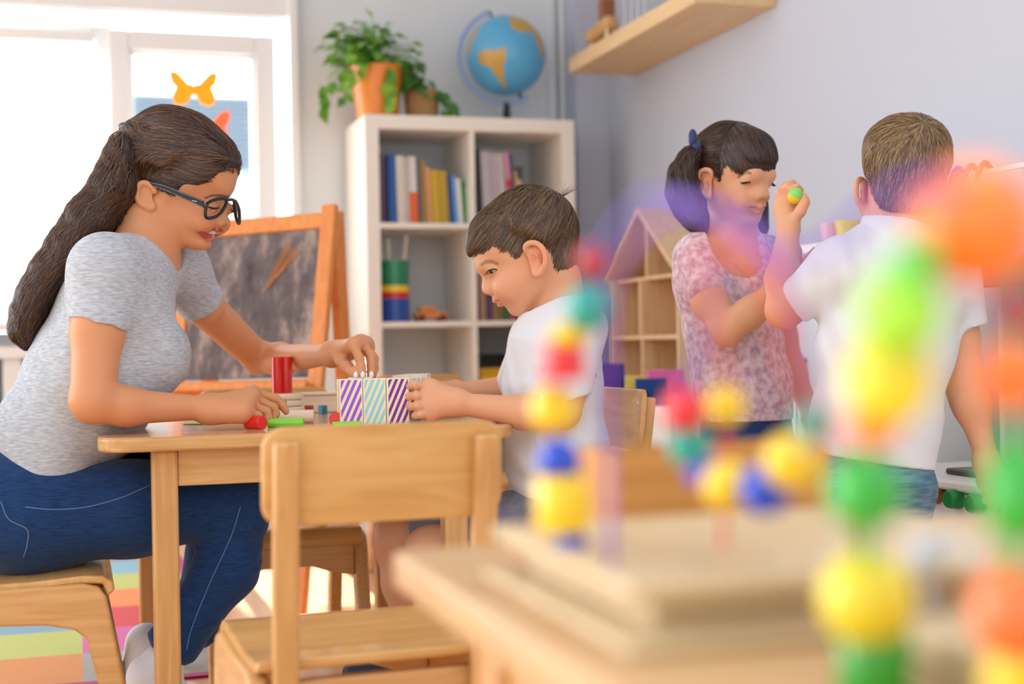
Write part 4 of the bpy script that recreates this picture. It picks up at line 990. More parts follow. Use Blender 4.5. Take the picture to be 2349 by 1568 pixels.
# nails
nl = MB()
for p, d in ((Y3(831, 860, 2.548), (0, 0, -1)), (Y3(851, 860, 2.555), (0, 0, -1)), (Y3(815, 861, 2.549), (.3, 0, -1))):
    q = Vector(p)+Vector((0, -.0045, 0)); nl.ball(q, (.0042, .0022, .0075), 12)
nl.build('fingernails', plain('pale_nail_polish', (244, 236, 240), .15, coat=.6), wo, world=True)
rg_ = MB().tube([A3(Y3(846, 852, 2.59))+A3((.0085*math.cos(a), .0085*math.sin(a), 0)) for a in np.linspace(0, 6.283, 17)], .0016, 6, cap=False)
rg_.build('finger_ring', M['steel'], wo, world=True)
# teeth, eyes, lashes
S = WH.S; Wp = lambda p: Vector(S.Wd(A3(p)[None])[0])
tm = MB(); gp_ = [A3(q) for q in wgap[1:]]; full = [mz(q, -1) for q in gp_[:-1]]+[tuple(q) for q in gp_[::-1]]
tp = spline(full, 6); acc_ = [0]
for q0, q1 in zip(tp[:-1], tp[1:]): acc_.append(acc_[-1]+(q1-q0).length)
for i in range(13):
    d_ = acc_[-1]*(i+.5)/13; j_ = max(k for k in range(len(acc_)) if acc_[k] <= d_); c = tp[j_].lerp(tp[min(j_+1, len(tp)-1)], (d_-acc_[j_])/max(1e-6, acc_[min(j_+1, len(tp)-1)]-acc_[j_]))
    tm.ball(Wp((c.x-.0046+.0022*abs(i-6)/6, c.y+.0010, c.z*(.93+.05*abs(i-6)/6))), (.0036, .0036, .0044), 10)
tm.build('teeth', plain('teeth', (246, 242, 234), .15, coat=.5), wo, world=True)
em = MB(); ir = MB(); la = MB()
for sgn in (1, -1):
    e = (we[0]+.0005, we[1]-.002, sgn*(we[2]+.0002)); em.ball(Wp(e), .0108, 20)
    lp = [wl(893, 1058, .0425), wl(918, 1068, .0420), wl(945, 1074, .0385), wl(972, 1070, .032), wl(992, 1058, .026)]
    lp = [(a, b, sgn*w) for a, b, w in [WH.stick(q, .0004) for q in lp]]; la.tube([Wp(p) for p in lp], [.0006, .0014, .0017, .0014, .0007], 6)
    for k in range(9):
        p = Vector(lp[0]).lerp(Vector(lp[-1]), (k+.5)/9)+Vector((.002, -.0025, 0)); la.tube([Wp(p), Wp(p+Vector((.006, -.004, .002*sgn)))], [.0005, .0001], 4)
em.build('eyes', M['eyewhite'], wo, world=True); la.build('eyelashes', M['lash'], wo, world=True)
es = wl(330, 1055, .0765); MB().ball(Wp(es), .0028, 14).build('earring', plain('pink_stone', (236, 180, 214), .1, coat=1), wo, world=True)
# glasses
gl_ = MB().ball(Wp((0, 0, 0)), .001, 6)
lens = [(868,1035),(905,1010),(960,990),(1020,982),(1056,990),(1061,1018),(1046,1062),(1008,1122),(955,1163),(895,1178),(858,1168),(850,1125),(858,1070)]
lw_ = lambda X: .071-(X-850)/(1061-850)*.054
Lp = [(lambda q: (q[0]+.005, q[1], q[2]))(wl(x, y, lw_(x))) for x, y in lens]; fr = MB(); gls = []
for sgn in (1, -1):
    pp = [Wp((a, b, w*sgn)) for a, b, w in Lp]; cl = spline(pp+[pp[0]], 4); fr.tube(cl, .0031, 8, cap=False); gls.append(pp)
ia, ib = Lp[4], Lp[5]; fr.tube(spline([Wp((ia[0], ia[1]-.002, ia[2])), Wp((ia[0]+.004, ia[1]+.001, 0)), Wp((ia[0], ia[1]-.002, -ia[2]))], 5), .0026, 8)
go = fr.build('eyeglasses', M['black'], wo, world=True)
m, nt, b = nodes('lens_glass'); tr = nt.nodes.new('ShaderNodeBsdfTransparent'); g_ = nt.nodes.new('ShaderNodeBsdfGlossy'); g_.inputs['Roughness'].default_value = .02; mx = nt.nodes.new('ShaderNodeMixShader'); mx.inputs[0].default_value = .07
nt.links.new(tr.outputs[0], mx.inputs[1]); nt.links.new(g_.outputs[0], mx.inputs[2]); nt.links.new(mx.outputs[0], nt.nodes['Material Output'].inputs[0])
for pp in gls: MB().add(pp, [tuple(range(len(pp)))]).build('lens', m, go, world=True)
tmp = [wl(864, 1040, .072), wl(800, 1012, .077), wl(650, 950, .081), wl(480, 878, .0825), wl(330, 838, .083), wl(215, 822, .083)]
for sgn in (1, -1):
    tb_ = MB(); pts = spline([Wp((a, b, w*sgn)) for a, b, w in tmp], 5); n_ = len(pts)
    up_ = A3(VU); v_ = []; f_ = []
    for i, p in enumerate(pts):
        hgt = .0072*(1-.62*i/(n_-1)); o_ = A3(WR[2])*sgn*.0016
        for dz, s_ in ((-hgt, -1), (-hgt, 1), (hgt, 1), (hgt, -1)): v_.append(Vector(A3(p)+up_*dz+o_*s_))
    for i in range(n_-1):
        for j in range(4): f_.append((4*i+j, 4*i+(j+1) % 4, 4*i+4+(j+1) % 4, 4*i+4+j))
    f_ += [(0, 1, 2, 3), tuple(range(4*n_-4, 4*n_))]; tb_.add(v_, f_); to = tb_.build('temple_arm', M['black'], go, world=True, bevel=.0008)
    if sgn == 1:
        st_ = MB()
        for dz in (.8, -.8):
            for i in range(n_-1):
                for t in (.1, .4, .7):
                    h0 = .0072*(1-.62*(i+t)/(n_-1)); a_ = A3(pts[i]) * (1-t)+A3(pts[i+1])*t+up_*dz*h0+A3(WR[2])*.0018; b_ = A3(pts[i])*(1-t-.2)+A3(pts[i+1])*(t+.2)+up_*dz*h0+A3(WR[2])*.0018
                    st_.bar(a_, b_, .0007, .0004)
        st_.build('white_stitching', M['sock'], to, world=True); 
        c_ = A3(pts[6]); MB().bar(c_-WR[0]*.005+WR[2]*.002, c_+WR[0]*.005+WR[2]*.002+up_*-.002, .0022, .001).build('metal_inlay', M['steel'], to, world=True)
# shirt
T = SDF(); LAT = A3((.0, 1, 0))
tc4 = [(70, 1150, .120, .70), (112, 1020, .102, .78), (218, 858, .116, .80), (270, 705, .100, .66), (318, 610, .060, .7)]
for (x0, y0, r0, f0), (x1, y1, r1, f1) in zip(tc4[:-1], tc4[1:]): T.cone(Y3(x0, y0, YW), Y3(x1, y1, YW), r0, r1, .03, flat=(LAT, (f0+f1)/2))
T.ell(Y3(352, 818, 2.615), (.062, .060, .072), .035).ell(Y3(362, 812, 2.745), (.062, .058, .070), .035)
T.ell(Y3(225, 960, YW), (.07, .11, .08), .04)
ar0, ar1 = Y3(242, 618, 2.57), Y3(226, 742, 2.535)
n_sl = A3(Y3(222, 780, 2.53))-A3(Y3(236, 700, 2.53))+A3((-.006, 0, 0))
T.cone(ar0, ar0*.5+ar1*.5, .054, .050, .035)
T.cone(ar0, ar1+(ar1-ar0)*.6, .053, .053, .008, cap=[(Y3(232, 742, 2.53), n_sl)])
T.cone(Y3(320, 600, YW), ar0, .045, .054, .045)
br0, br1 = Y3(405, 612, 2.80), Y3(466, 700, 2.86); T.cone(br0, br0*.5+br1*.5, .050, .046, .03).cone(br0, br1+(br1-br0)*.5, .051, .046, .008, cap=[(Y3(456, 700, 2.86), br1-br0)]); T.cone(Y3(335, 602, YW), br0, .045, .052, .045)
T.ell(Y3(352, 556, YW), (.072, .066, .062), .010, 's'); T.cone(Y3(330, 600, YW), Y3(345, 480, YW), .058, .058, .010, 's')
folds(T, .0035, .055, VR*.5+VU*1, 3, (Y3(200, 1010, 2.6), .13), avoid=[(Y3(232, 745, 2.53), .085), (Y3(456, 700, 2.86), .07)]); folds(T, .003, .05, VR*.9-VU*.3, 5, (Y3(310, 740, 2.6), .10), avoid=[(Y3(232, 745, 2.53), .085), (Y3(456, 700, 2.86), .07)]); folds(T, .0018, .045, VR*.4+VU, 8, (Y3(250, 640, 2.5), .05), avoid=[(Y3(232, 745, 2.53), .085), (Y3(456, 700, 2.86), .07)])
T.post.append(lambda s: s.cut(Y3(120, 1098, YW), Y3(150, 1210, YW)-Y3(120, 1098, YW)))
T.bake(.0034); solid('t_shirt', T, M['heather'], wo, 2)
# jeans
J = SDF()
J.cone(Y3(20, 1150, YW), Y3(70, 1170, YW), .125, .125, .03, flat=(LAT, .72))
for yh, yk, k1, k2, an in ((2.60, 2.615, (545, 1142), (520, 1300), (402, 1470)), (2.77, 2.79, (520, 1105), (500, 1260), (440, 1440))):
    hip = Y3(60, 1180 if yh < 2.7 else 1150, yh); kn = Y3(*k1, yk); md = hip*.5+kn*.5+A3((0, 0, -.004))
    J.cone(hip, md, .094, .081, .03).cone(md, kn, .081, .062, .03)
    ky_ = yk; cf = Y3(*k2, ky_); ank = Y3(*an, ky_)
    J.cone(kn, cf, .062, .054, .03).cone(cf, ank, .054, .046, .03)
    e_ = ank+(ank-cf)*.12; J.cone(ank-(ank-cf)*.08, e_, .048, .049, .006, cap=[(ank+(ank-cf)*.07, ank-cf)])
    J.cone(ank, e_+(ank-cf)*.1, .036, .036, .004, 's')
folds(J, .003, .04, VR*.8+VU*.6, 4, (Y3(150, 1110, 2.55), .11)); folds(J, .003, .032, VR*.35-VU*.9, 6, (Y3(470, 1370, 2.6), .12)); folds(J, .003, .04, VR, 9, (Y3(545, 1150, 2.6), .08))
J.bake(.0034); jo = solid('jeans', J, M['denim'], wo, 2)
def on_surface(S, p, off=.0005):
    """slide p along the view ray onto the field's surface facing the camera"""
    o = A3((0, 0, CZ)); d = A3(p)-o; L_ = np.linalg.norm(d); d = d/L_; t = L_-.25
    for _ in range(200):
        q = S.L(o+d*t); f = S.sample(q[None])[0]
        if f < off: break
        t += max(f*.6, .0006)
    return Vector(o+d*t)
sm = MB()
def seam(S, pts, r=.0011): sm.tube([on_surface(S, p) for p in spline([Y3(x, y, 2.56) for x, y in pts], 10)], r, 5)
seam(J, [(58, 1162), (120, 1168), (200, 1162), (280, 1140), (345, 1112)]); seam(J, [(2, 1150), (20, 1190), (62, 1214), (62, 1250), (54, 1278)]); seam(J, [(552, 1160), (530, 1230), (480, 1340), (440, 1440), (428, 1490)])
sm.build('denim_seams', plain('denim_stitch', (96, 120, 168), .8), jo, world=True, ang=0)
# socks
fl_ = A3((0, 1, 0))
K = SDF(); K.cone(Y3(372, 1528, yl), Y3(345, 1552, yl), .0335, .036, .02).cone(Y3(345, 1552, yl), Y3(425, 1622, yl), .034, .030, .03, flat=(fl_, .9)).cone(Y3(425, 1622, yl), Y3(478, 1640, yl), .030, .022, .02, flat=(fl_, .75))
K.cone(Y3(378, 1516, yl), Y3(350, 1570, yl), .037, .034, .01, cap=[(Y3(374, 1520, yl), Y3(380, 1500, yl)-Y3(360, 1550, yl))]); K.bake(.003); solid('sock', K, M['sock'], wo, 2)
K = SDF(); K.cone(Y3(388, 1492, yr), Y3(335, 1475, yr), .033, .030, .02).cone(Y3(335, 1475, yr), Y3(322, 1530, yr), .033, .032, .03).cone(Y3(322, 1530, yr), Y3(345, 1590, yr), .030, .022, .02)
K.bake(.003); solid('sock', K, M['sock'], wo, 2)
# hair: cap drawn back to a tie, then a long fall down the back
HF = WH.hair_field(); hv, hq = S.nets(HF)
HC = np.array([L3((58, 38, 30)), L3((50, 33, 27)), L3((76, 50, 36)), L3((112, 74, 46)), L3((66, 44, 34))])
hm = np_mesh('hair', S.Wd(relax(hv, hq, 2)), hq); set_tint(hm, np.tile(L3((48, 32, 26)), (len(hv), 1))); ho = link_mesh('hair', hm, M['hair'], wo, world=True, ang=0)
tie = A3(wl(128, 318, 0))
def wdir(p):
    d = tie-p; d[:, 1] -= .25*np.clip(p[:, 0]-tie[0], 0, .2); n = np.linalg.norm(d, axis=1, keepdims=True); d = d/n
    low = sstep(-(p[:, 1]-wn(100, 560)[1]), -.01, .03)[:, None]*sstep(-(p[:, 0]-wn(520, 700, .05)[0]), -.02, .04)[:, None]
    dn = np.tile(np.array([-.45, -.9, 0]), (len(p), 1)); return d*(1-low)+dn*low
rgw = np.random.default_rng(5); hull = WH.vis
sets = [strands(S, hull, hv, 7000, wdir, .095, 8, .0017, (.0004, .0006, .0022), HC, rgw, .08, .5, stop=WH.dmask)]
Q = SDF(); fall = [(284, 335, .026), (268, 430, .041), (206, 505, .039), (160, 568, .034), (118, 622, .031), (86, 672, .028), (63, 722, .024), (54, 760, .018), (62, 782, .010)]
fp = [Y3(x, y, YW) for x, y, r in fall]
for i in range(len(fall)-1): Q.cone(fp[i], fp[i+1], fall[i][2], fall[i+1][2], .02, flat=(A3((0, 1, 0)), .62))
side = [S.Wd(A3(wl(*q))[None])[0] for q in ((70, 600, .050), (20, 850, .052), (40, 1050, .051), (100, 1220, .049), (175, 1370, .048), (255, 1475, .047))]
Q.chain(side, [.024, .027, .026, .022, .015, .005], .02); Q.chain([side[0]*1, side[2]+A3((-.03, .03, 0)), fp[3]], [.03, .034, .03], .02)
folds(Q, .0026, .018, VR*.9+VU*.3+VF*.5, 2); folds(Q, .0045, .075, VU*.9-VR*.4, 7)
Q.bake(.0034); fv, fq = Q.nets(); fm_ = np_mesh('hair_fall', Q.Wd(relax(fv, fq, 1)), fq); set_tint(fm_, np.tile(L3((46, 31, 25)), (len(fv), 1)))
hf = link_mesh('hair_fall', fm_, M['hair'], ho, world=True, ang=0)
FPt = np.array(fp); SPt = np.array(side)
def fdir(p):
    def tang(P):
        dm = np.full(len(p), 1e9); t_ = np.zeros_like(p)
        for a, b in zip(P[:-1], P[1:]):
            e = b-a; t = np.clip(((p-a) @ e)/(e @ e), 0, 1); d = np.linalg.norm(p-a-t[:, None]*e, axis=1); m = d < dm; dm[m] = d[m]; t_[m] = e/np.linalg.norm(e)
        return t_, dm
    a, da = tang(FPt); b, db = tang(SPt); w = (da < db+.01)[:, None]; return np.where(w, a, b)
sets.append(strands(Q, Q.F, fv, 6000, fdir, .13, 9, .0018, (.0004, .003, .003), HC, rgw, .16, .5, curl=.0030))
strand_obj('hair_strands', sets, M['hair'], ho)
tk = Vector(S.Wd(tie[None])[0]); MB().ball(tk+Vector((0, 0, .008))-RIGHT*.012, (.012, .03, .010), 14).build('hair_clip', plain('dark_violet_clip', (40, 28, 56), .3), ho, world=True)
# ---------------- a child's head, traced from the seated boy ----------------
BO_D = 2.71; D3_ = D3
def D3(px, py, d): return D3_(px, py, d+BSH)
BSH = 0.0
BO_D = 2.71; bc_ = lambda X, Y: (1060+X/4.479, 410+Y/4.479)
BO = at(*bc_(640, 600), BO_D); BR = face_frame(math.radians(5), True); bn0 = near_fn(BO, BR)
bn = lambda X, Y, w=0.0: bn0(*bc_(X, Y), w)
cpoly = [(105,797),(122,848),(160,902),(193,957),(208,1003),(207,1060),(201,1115),(211,1157),(240,1183),(272,1188),(297,1190),(309,1212),(317,1238),(330,1257),(352,1266),(370,1263),(384,1268),(380,1284),(400,1302),(430,1306),(455,1325),(480,1365),(512,1395),(560,1412),(620,1421),(680,1405),(760,1330),(900,1230),(1010,1130),(1080,1030),(1122,1010),(1148,920),(1168,800),(1186,650),(1192,520),(1172,410),(1112,290),(1022,190),(922,128),(800,78),(680,62),(560,82),(430,147),(300,250),(180,350),(100,450),(62,560),(48,690),(72,780)]
cwid = [(650,400,.080),(900,500,.076),(1100,600,.050),(1100,850,.046),(500,200,.058),(250,400,.060),(120,600,.052),(110,770,.044),(180,850,.048),(350,800,.062),(500,800,.068),(190,930,.030),(212,1010,.0105),(215,1070,.0095),(225,1130,.0135),(260,1170,.0145),(310,1205,.021),(345,1245,.025),(400,1270,.029),(300,960,.036),(300,1080,.029),(420,1000,.053),(450,1150,.050),(550,1000,.064),(520,1250,.044),(500,1360,.024),(600,1390,.032),(650,1250,.054),(760,1100,.062),(760,900,.069),(1000,900,.055),(850,1150,.05)]
CP = [bn(x, y) for x, y in cpoly]; CW = [(*bn(x, y), w) for x, y, w in cwid]
def child_head(O, R, mask, hair_t, pitch=0, scale=1.0, blush=.25, lips=(206, 122, 112), brow=(110, 78, 56), eyes_open=True):
    H = Head(O, R, CP, CW, mask, hair_t, .0165, scale, pitch); S = H.S
    q = lambda X, Y, w=0.0: (*H.tr(bn(X, Y, w)), w*scale)
    H.q = q
    S.ell(q(455, 1120, .040), (.020*scale, .019*scale, .014*scale), .03, local=True)
    for sg in (1, -1):
        z = lambda p: (p[0], p[1], p[2]*sg)
        S.ell(z(q(292, 1150, .0125)), (.0085*scale, .0075*scale, .006*scale), .006, local=True)
        S.ell(z(q(268, 1180, .0075)), (.0045*scale, .0028*scale, .003*scale), .003, 's', local=True)
        S.ell(z(q(225, 900, .022)), (.010*scale, .010*scale, .014*scale), .02, local=True)
        S.ell(z(q(324, 926, .0285)), tuple(np.array((.0130, .0140, .0130))*scale), .007, local=True)
        eo = H.Wat(*H.tr(bn(755, 830, .08)))/scale-.0655
        hx = [(668,760,.070),(650,700,.074),(690,662,.079),(760,662,.084),(825,712,.087),(856,800,.088),(850,880,.085),(815,950,.079),(775,985,.075),(748,965,.073)]
        pts = [z(q(x, y, w+eo+.002)) for x, y, w in hx]; pts = [tuple(x) for x in spline(pts, 4)]; S.chain(pts, [.0040*scale]*len(pts), .004, local=True)
        S.cone(z(q(750, 770, .076+eo)), z(q(765, 930, .075+eo)), .0155*scale, .0105*scale, .006, flat=((0.25, 0, 1*sg), 3.4), local=True)
        S.chain([z(q(705, 742, .0795+eo)), z(q(765, 790, .082+eo)), z(q(792, 880, .0795+eo))], [.0022*scale, .0028*scale, .0022*scale], .004, local=True)
        S.ell(z(q(735, 855, .0835+eo)), tuple(np.array((.0080, .0125, .0085))*scale), .003, 's', local=True)
        S.ell(z(q(715, 725, .0845+eo)), tuple(np.array((.0105, .0060, .0050))*scale), .003, 's', local=True)
    H.up = [q(412, 1252, .0255), q(372, 1250, .018), q(338, 1254, .005), q(336, 1256, 0)]
    H.lo = [q(412, 1258, .025), q(402, 1282, .017), q(388, 1288, .004), q(388, 1288, 0)]
    H.gap = [q(414, 1256, .0265), q(385, 1264, .0195), q(358, 1272, .006), q(356, 1272, 0)]
    H.up = [H.surf(z_, -.001) if i < 2 else z_ for i, z_ in enumerate(H.up)]; H.lo = [H.surf(z_, -.001) if i < 2 else z_ for i, z_ in enumerate(H.lo)]; H.gap = [H.surf(z_) if i < 2 else z_ for i, z_ in enumerate(H.gap)]
    S.chain(H.up, [.0008, .0026, .0036, .0036], .005, local=True); S.chain(H.lo, [.0008, .003, .0042, .0042], .005, local=True)
    S.chain(H.gap, [.0002, .0010, .0014, .0014], .002, op='s', local=True)
    bw = [q(368, 872, .053), q(310, 850, .047), q(245, 852, .037), q(195, 888, .022)]
    def tint(v):
        c = np.tile(SKIN, (len(v), 1)); av = v.copy(); av[:, 2] = np.abs(v[:, 2])
        b = np.exp(-(((av-A3(q(460, 1110, .050)))/(.022*scale))**2).sum(1))[:, None]*blush; c = c*(1-b)+L3((226, 132, 112))*b
        b = np.exp(-(((av-A3(q(760, 820, .080)))/(.024*scale))**2).sum(1))[:, None]*.5; c = c*(1-b)+L3((230, 140, 112))*b
        for pl, rs in ((H.up, [-.0006, .0012, .0024, .0028]), (H.lo, [-.0006, .0014, .0028, .0032])):
            fl = A3((1, 1, 0)); m = (sstep(-polydist(av*fl, [A3(z_)*fl for z_ in pl], [r*scale for r in rs]), -.0016, 0)*sstep(-av[:, 2], -.030, -.022))[:, None]*.8; c = c*(1-m)+L3(lips)*m
        m = sstep(-polydist(av*A3((1, 1, 0)), [A3(p)*A3((1, 1, 0)) for p in bw], [.0008, .0018, .0022, .0014]), -.0026, -.0004)[:, None]*.6; c = c*(1-m)+L3(brow)*m
        return c
    H.tint = tint
    def eyes(parent, lashw=1.0, ed=(.40, -.44, .82), closed=False):
        ed = A3(ed)/np.linalg.norm(ed)
        Wp = lambda p: Vector(S.Wd(A3(p)[None])[0]); la = MB()
        for sg in (1, -1):
            z = lambda p: (p[0], p[1], p[2]*sg)
            c = A3(q(324, 926, .0285))+ed*.0026*scale; r_ = (.0085 if closed else .0113)*scale; mb_ = MB().ball((0, 0, 0), r_, 48); ve = np.array([v_[:] for v_ in mb_.v])
            gz = ed+A3((.18, -.10, 0)); gz = gz/np.linalg.norm(gz); cs = (ve @ gz)/r_
            me_ = mb_.mesh('eye'); col_ = np.tile(L3((206, 194, 188)), (len(ve), 1)); col_[cs > math.cos(math.radians(27))] = L3((62, 40, 28)); col_[cs > math.cos(math.radians(12))] = L3((16, 10, 8)); set_tint(me_, col_)
            ve = (ve+c)*A3((1, 1, sg)); me_.vertices.foreach_set('co', S.Wd(ve).astype(np.float32).ravel()); link_mesh('eye', me_, M['eye'], parent, world=True, ang=0)
            lp = [z(q(x, y, w)) for x, y, w in ((366,936,.0425),(344,929,.0425),(314,928,.0400),(290,934,.0350),(272,943,.029))]
            if closed: lp = [z(q(x, y, w)) for x, y, w in ((364,940,.0425),(342,957,.0425),(314,964,.0400),(290,958,.0350),(272,946,.029))]
            lp = [Vector(H.stick(p, .0005)) for p in lp]
            la.tube([Wp(p) for p in lp], [.0005*lashw, .0013*lashw, .0016*lashw, .0013*lashw, .0006*lashw], 6)
            for k in range(10):
                p = lp[0].lerp(lp[-1], (k+.5)/10)+Vector((.0012, -.0008, .0006*sg)); la.tube([Wp(p), Wp(p+Vector((.0055, -.0045, .002*sg))*lashw)], [.0004*lashw, .0001], 4)
        la.build('eyelashes', M['lash'], parent, world=True)
    H.eyes = eyes
    return H
M['eye'] = attr_mat('eyeball', .12, .5, coat=.6)
def hair_of(H, parent, cols, dark, n, dirf, length, width, lift, rng, seeds_puff=0, jit=.16, extra=(), lrand=.4):
    S = H.S; HF = H.hair_field(seeds_puff); v, q = S.nets(HF)
    me = np_mesh('hair', S.Wd(relax(v, q, 2)), q); set_tint(me, np.tile(L3(dark), (len(v), 1))); ho = link_mesh('hair', me, M['hair'], parent, world=True, ang=0)
    sets = [strands(S, H.vis, v, n, dirf, length, 7, width, lift, cols, rng, jit, lrand, stop=H.dmask)]+list(extra)
    strand_obj('hair_strands', sets, M['hair'], ho); return ho
def whorl(H, X, Y, w=0.0, fwd=0.0, down=.5):
    c = A3(H.q(X, Y, w))
    def f(p):
        d = p-c; d /= np.maximum(np.linalg.norm(d, axis=1, keepdims=True), 1e-4); d[:, 0] += fwd; d[:, 1] -= down; return d
    return f
# ---------------- boy seated at the table ----------------
bmask = [bn(60, 800), bn(105, 797, .01), bn(180, 770, .03), bn(262, 742, .046), bn(292, 690, .05), bn(315, 655, .052), bn(345, 692, .056), bn(400, 722, .06), bn(480, 742, .065), bn(545, 800, .068), bn(605, 796, .069), bn(640, 735, .071), bn(650, 655, .073), bn(740, 635, .075), bn(830, 668, .074), bn(900, 720, .07), bn(945, 775, .066), bn(962, 880, .06), bn(975, 950, .055), bn(1030, 990, .045), bn(1080, 1012, .02), bn(1140, 1015), bn(1300, 1000), bn(1300, 300), bn(1000, 0), bn(400, -50), bn(-100, 400), bn(-60, 800)]
BSH = .15; BO_D = 2.56
BH_ = child_head(BO, BR, bmask, .009); S = BH_.S; YB_ = 2.44
nb0, nb1 = D3(1280, 640, BO_D), D3(1288, 735, BO_D)
S.cone(nb0, nb1, .045, .047, .012); S.cone(nb1, D3(1272, 800, BO_D), .05, .075, .03)
S.cone(nb1, D3(1330, 745, 2.45), .032, .034, .03); S.cone(nb1, D3(1235, 770, 2.66), .03, .03, .03)
BH_.bake(.0020, (-.12, -.27, -.115), (.125, .115, .115))
RT = D3(1285, 1180, 2.56); bo_ = person('person with short brown hair in a white t-shirt seated at the right of the table', (RT[0], RT[1], 0))
N1 = SDF()
N1.cone(D3(1335, 760, 2.455), D3(1318, 850, 2.44), .040, .036, .02).cone(D3(1318, 850, 2.44), D3(1292, 940, 2.425), .036, .031, .02)
N1.cone(D3(1290, 943, 2.425), D3(1200, 945, 2.42), .032, .029, .015).cone(D3(1200, 945, 2.42), D3(1060, 926, 2.42), .029, .0195, .02)
bm_ = [D3(988, 886, 2.43), D3(984, 908, 2.425), D3(984, 930, 2.42), D3(987, 950, 2.42)]
fingers(N1, D3(1046, 922, 2.42), bm_, [[D3(952, 882, 2.415), D3(932, 886, 2.425), D3(922, 889, 2.445)], [D3(955, 907, 2.41), D3(938, 909, 2.42), D3(932, 911, 2.44)], [D3(957, 931, 2.405), D3(942, 932, 2.415), D3(937, 933, 2.435)], [D3(964, 951, 2.405), D3(953, 953, 2.41), D3(948, 953, 2.43)]],
        [D3(1025, 900, 2.44), D3(1000, 885, 2.465), D3(965, 878, 2.475), D3(942, 875, 2.475)], r=.0076, rp=.0135, tips=.88)
N1.bake(.0022)
N2 = SDF()
N2.cone(D3(1225, 780, 2.66), D3(1195, 890, 2.72), .036, .030, .02).cone(D3(1195, 890, 2.72), D3(1050, 900, 2.70), .030, .019, .02)
b2 = [D3(985, 890, 2.64), D3(980, 898, 2.65), D3(980, 908, 2.66), D3(982, 918, 2.665)]
fingers(N2, D3(1042, 900, 2.695), b2, [[D3(962, 888, 2.60), D3(950, 892, 2.57), D3(946, 896, 2.555)], [D3(958, 900, 2.61), D3(946, 903, 2.58), D3(942, 905, 2.56)], [D3(958, 912, 2.62), D3(946, 914, 2.59), D3(942, 916, 2.57)], [D3(962, 922, 2.63), D3(950, 924, 2.60), D3(946, 925, 2.58)]],
        [D3(1020, 892, 2.67), D3(1000, 888, 2.62), D3(985, 888, 2.58), D3(972, 890, 2.565)], r=.0078, rp=.0125)
N2.bake(.0026)
LG = SDF()
for kx, ky, kd, ax_, ay_ in ((985, 1262, 2.50, 1010, 1480), (908, 1238, 2.64, 935, 1440)):
    kn = D3(kx, ky, kd); an = D3(ax_, ay_, kd-.02); LG.cone(D3(kx+120, ky-20, kd), kn, .050, .043, .02).cone(kn, kn*.5+an*.5, .042, .036, .02).cone(kn*.5+an*.5, an, .036, .024, .02)
    an2 = A3((an[0], an[1], max(an[2], .03))); LG.cone(an2, A3((an[0], an[1], .03)), .024, .024, .02)
LG.bake(.0032)
CB = SDF()
def core(lst, D_, ax_, sh=.012):
    for (x0, y0, r0, f0), (x1, y1, r1, f1) in zip(lst[:-1], lst[1:]): CB.cone(D3(x0, y0, D_), D3(x1, y1, D_), r0-sh, r1-sh, .02, flat=(ax_, (f0+f1)/2))
core([(1290, 1180, .095, .8), (1278, 1040, .090, .8), (1268, 880, .086, .8), (1272, 790, .074, .72)], BO_D, VF)
for kx, ky, kd in ((985, 1262, 2.50), (908, 1238, 2.64)): CB.cone(D3(1280, 1190, (BO_D+kd)/2), D3(kx, ky, kd), .055, .038, .02)
CB.cone(D3(1272, 790, BO_D), D3(1332, 760, 2.455), .035, .03, .02).cone(D3(1272, 790, BO_D), D3(1225, 780, 2.66), .035, .028, .02); CB.bake(.006)
join_solids('body', [(S, 1, BH_.tint), (N1, 1, hand_tint), (N2, 1, hand_tint), (LG, 1, hand_tint), (CB, 1, hand_tint)], M['skin'], bo_)
BH_.eyes(bo_)
T = SDF(); TD = 2.56; LB = A3(FWD)
t4 = [(1290, 1180, .098, .8), (1278, 1040, .094, .8), (1268, 880, .090, .8), (1272, 790, .081, .72), (1280, 735, .055, .75)]
for (x0, y0, r0, f0), (x1, y1, r1, f1) in zip(t4[:-1], t4[1:]): T.cone(D3(x0, y0, TD), D3(x1, y1, TD), r0, r1, .03, flat=(LB, (f0+f1)/2))
sA, sB = D3(1332, 752, 2.46), D3(1296, 905, 2.43)
T.cone(D3(1280, 735, TD), sA, .044, .042, .04).cone(sA, sA*.4+sB*.6, .044, .045, .03).cone(sA, sB+(sB-sA)*.5, .045, .049, .008, cap=[(D3(1298, 912, 2.43), A3(D3(1292, 955, 2.43))-A3(D3(1300, 880, 2.43))+VR*.02)])
sC, sD_ = D3(1225, 775, 2.66), D3(1185, 880, 2.71); T.cone(D3(1270, 740, TD), sC, .042, .04, .04).cone(sC, sD_, .042, .042, .03)
T.ell(D3(1262, 690, TD), (.058, .066, .060), .004, 's', axes=(VR, VF, VU)); T.cone(D3(1278, 735, TD), D3(1268, 640, TD), .053, .052, .004, 's')
folds(T, .0028, .05, VR*.9+VU*.5, 12, (D3(1220, 900, 2.5), .12)); folds(T, .003, .045, VU+VR*.3, 14, (D3(1290, 1100, 2.45), .14))
T.bake(.0032); solid('t_shirt', T, M['whitecotton'], bo_, 2)
K = SDF()
K.cone(D3(1300, 1165, TD), D3(1280, 1180, TD), .098, .098, .02, flat=(LB, .75))
for kx, ky, kd in ((985, 1258, 2.50), (908, 1234, 2.64)):
    k0 = D3(1280, 1190, (TD+kd)/2); k1 = D3(kx, ky, kd); e = (k1-k0); K.cone(k0, k1, .070, .053, .03, cap=[(k1-e*.12, e)])
folds(K, .003, .04, VR+VU*.6, 15, (D3(1200, 1170, 2.5), .15)); K.bake(.0036); solid('shorts', K, mottled('grey_cotton', (118, 118, 134), (138, 138, 152), (1, 1, 1), 60, .9), bo_, 2)
sh_ = SDF()
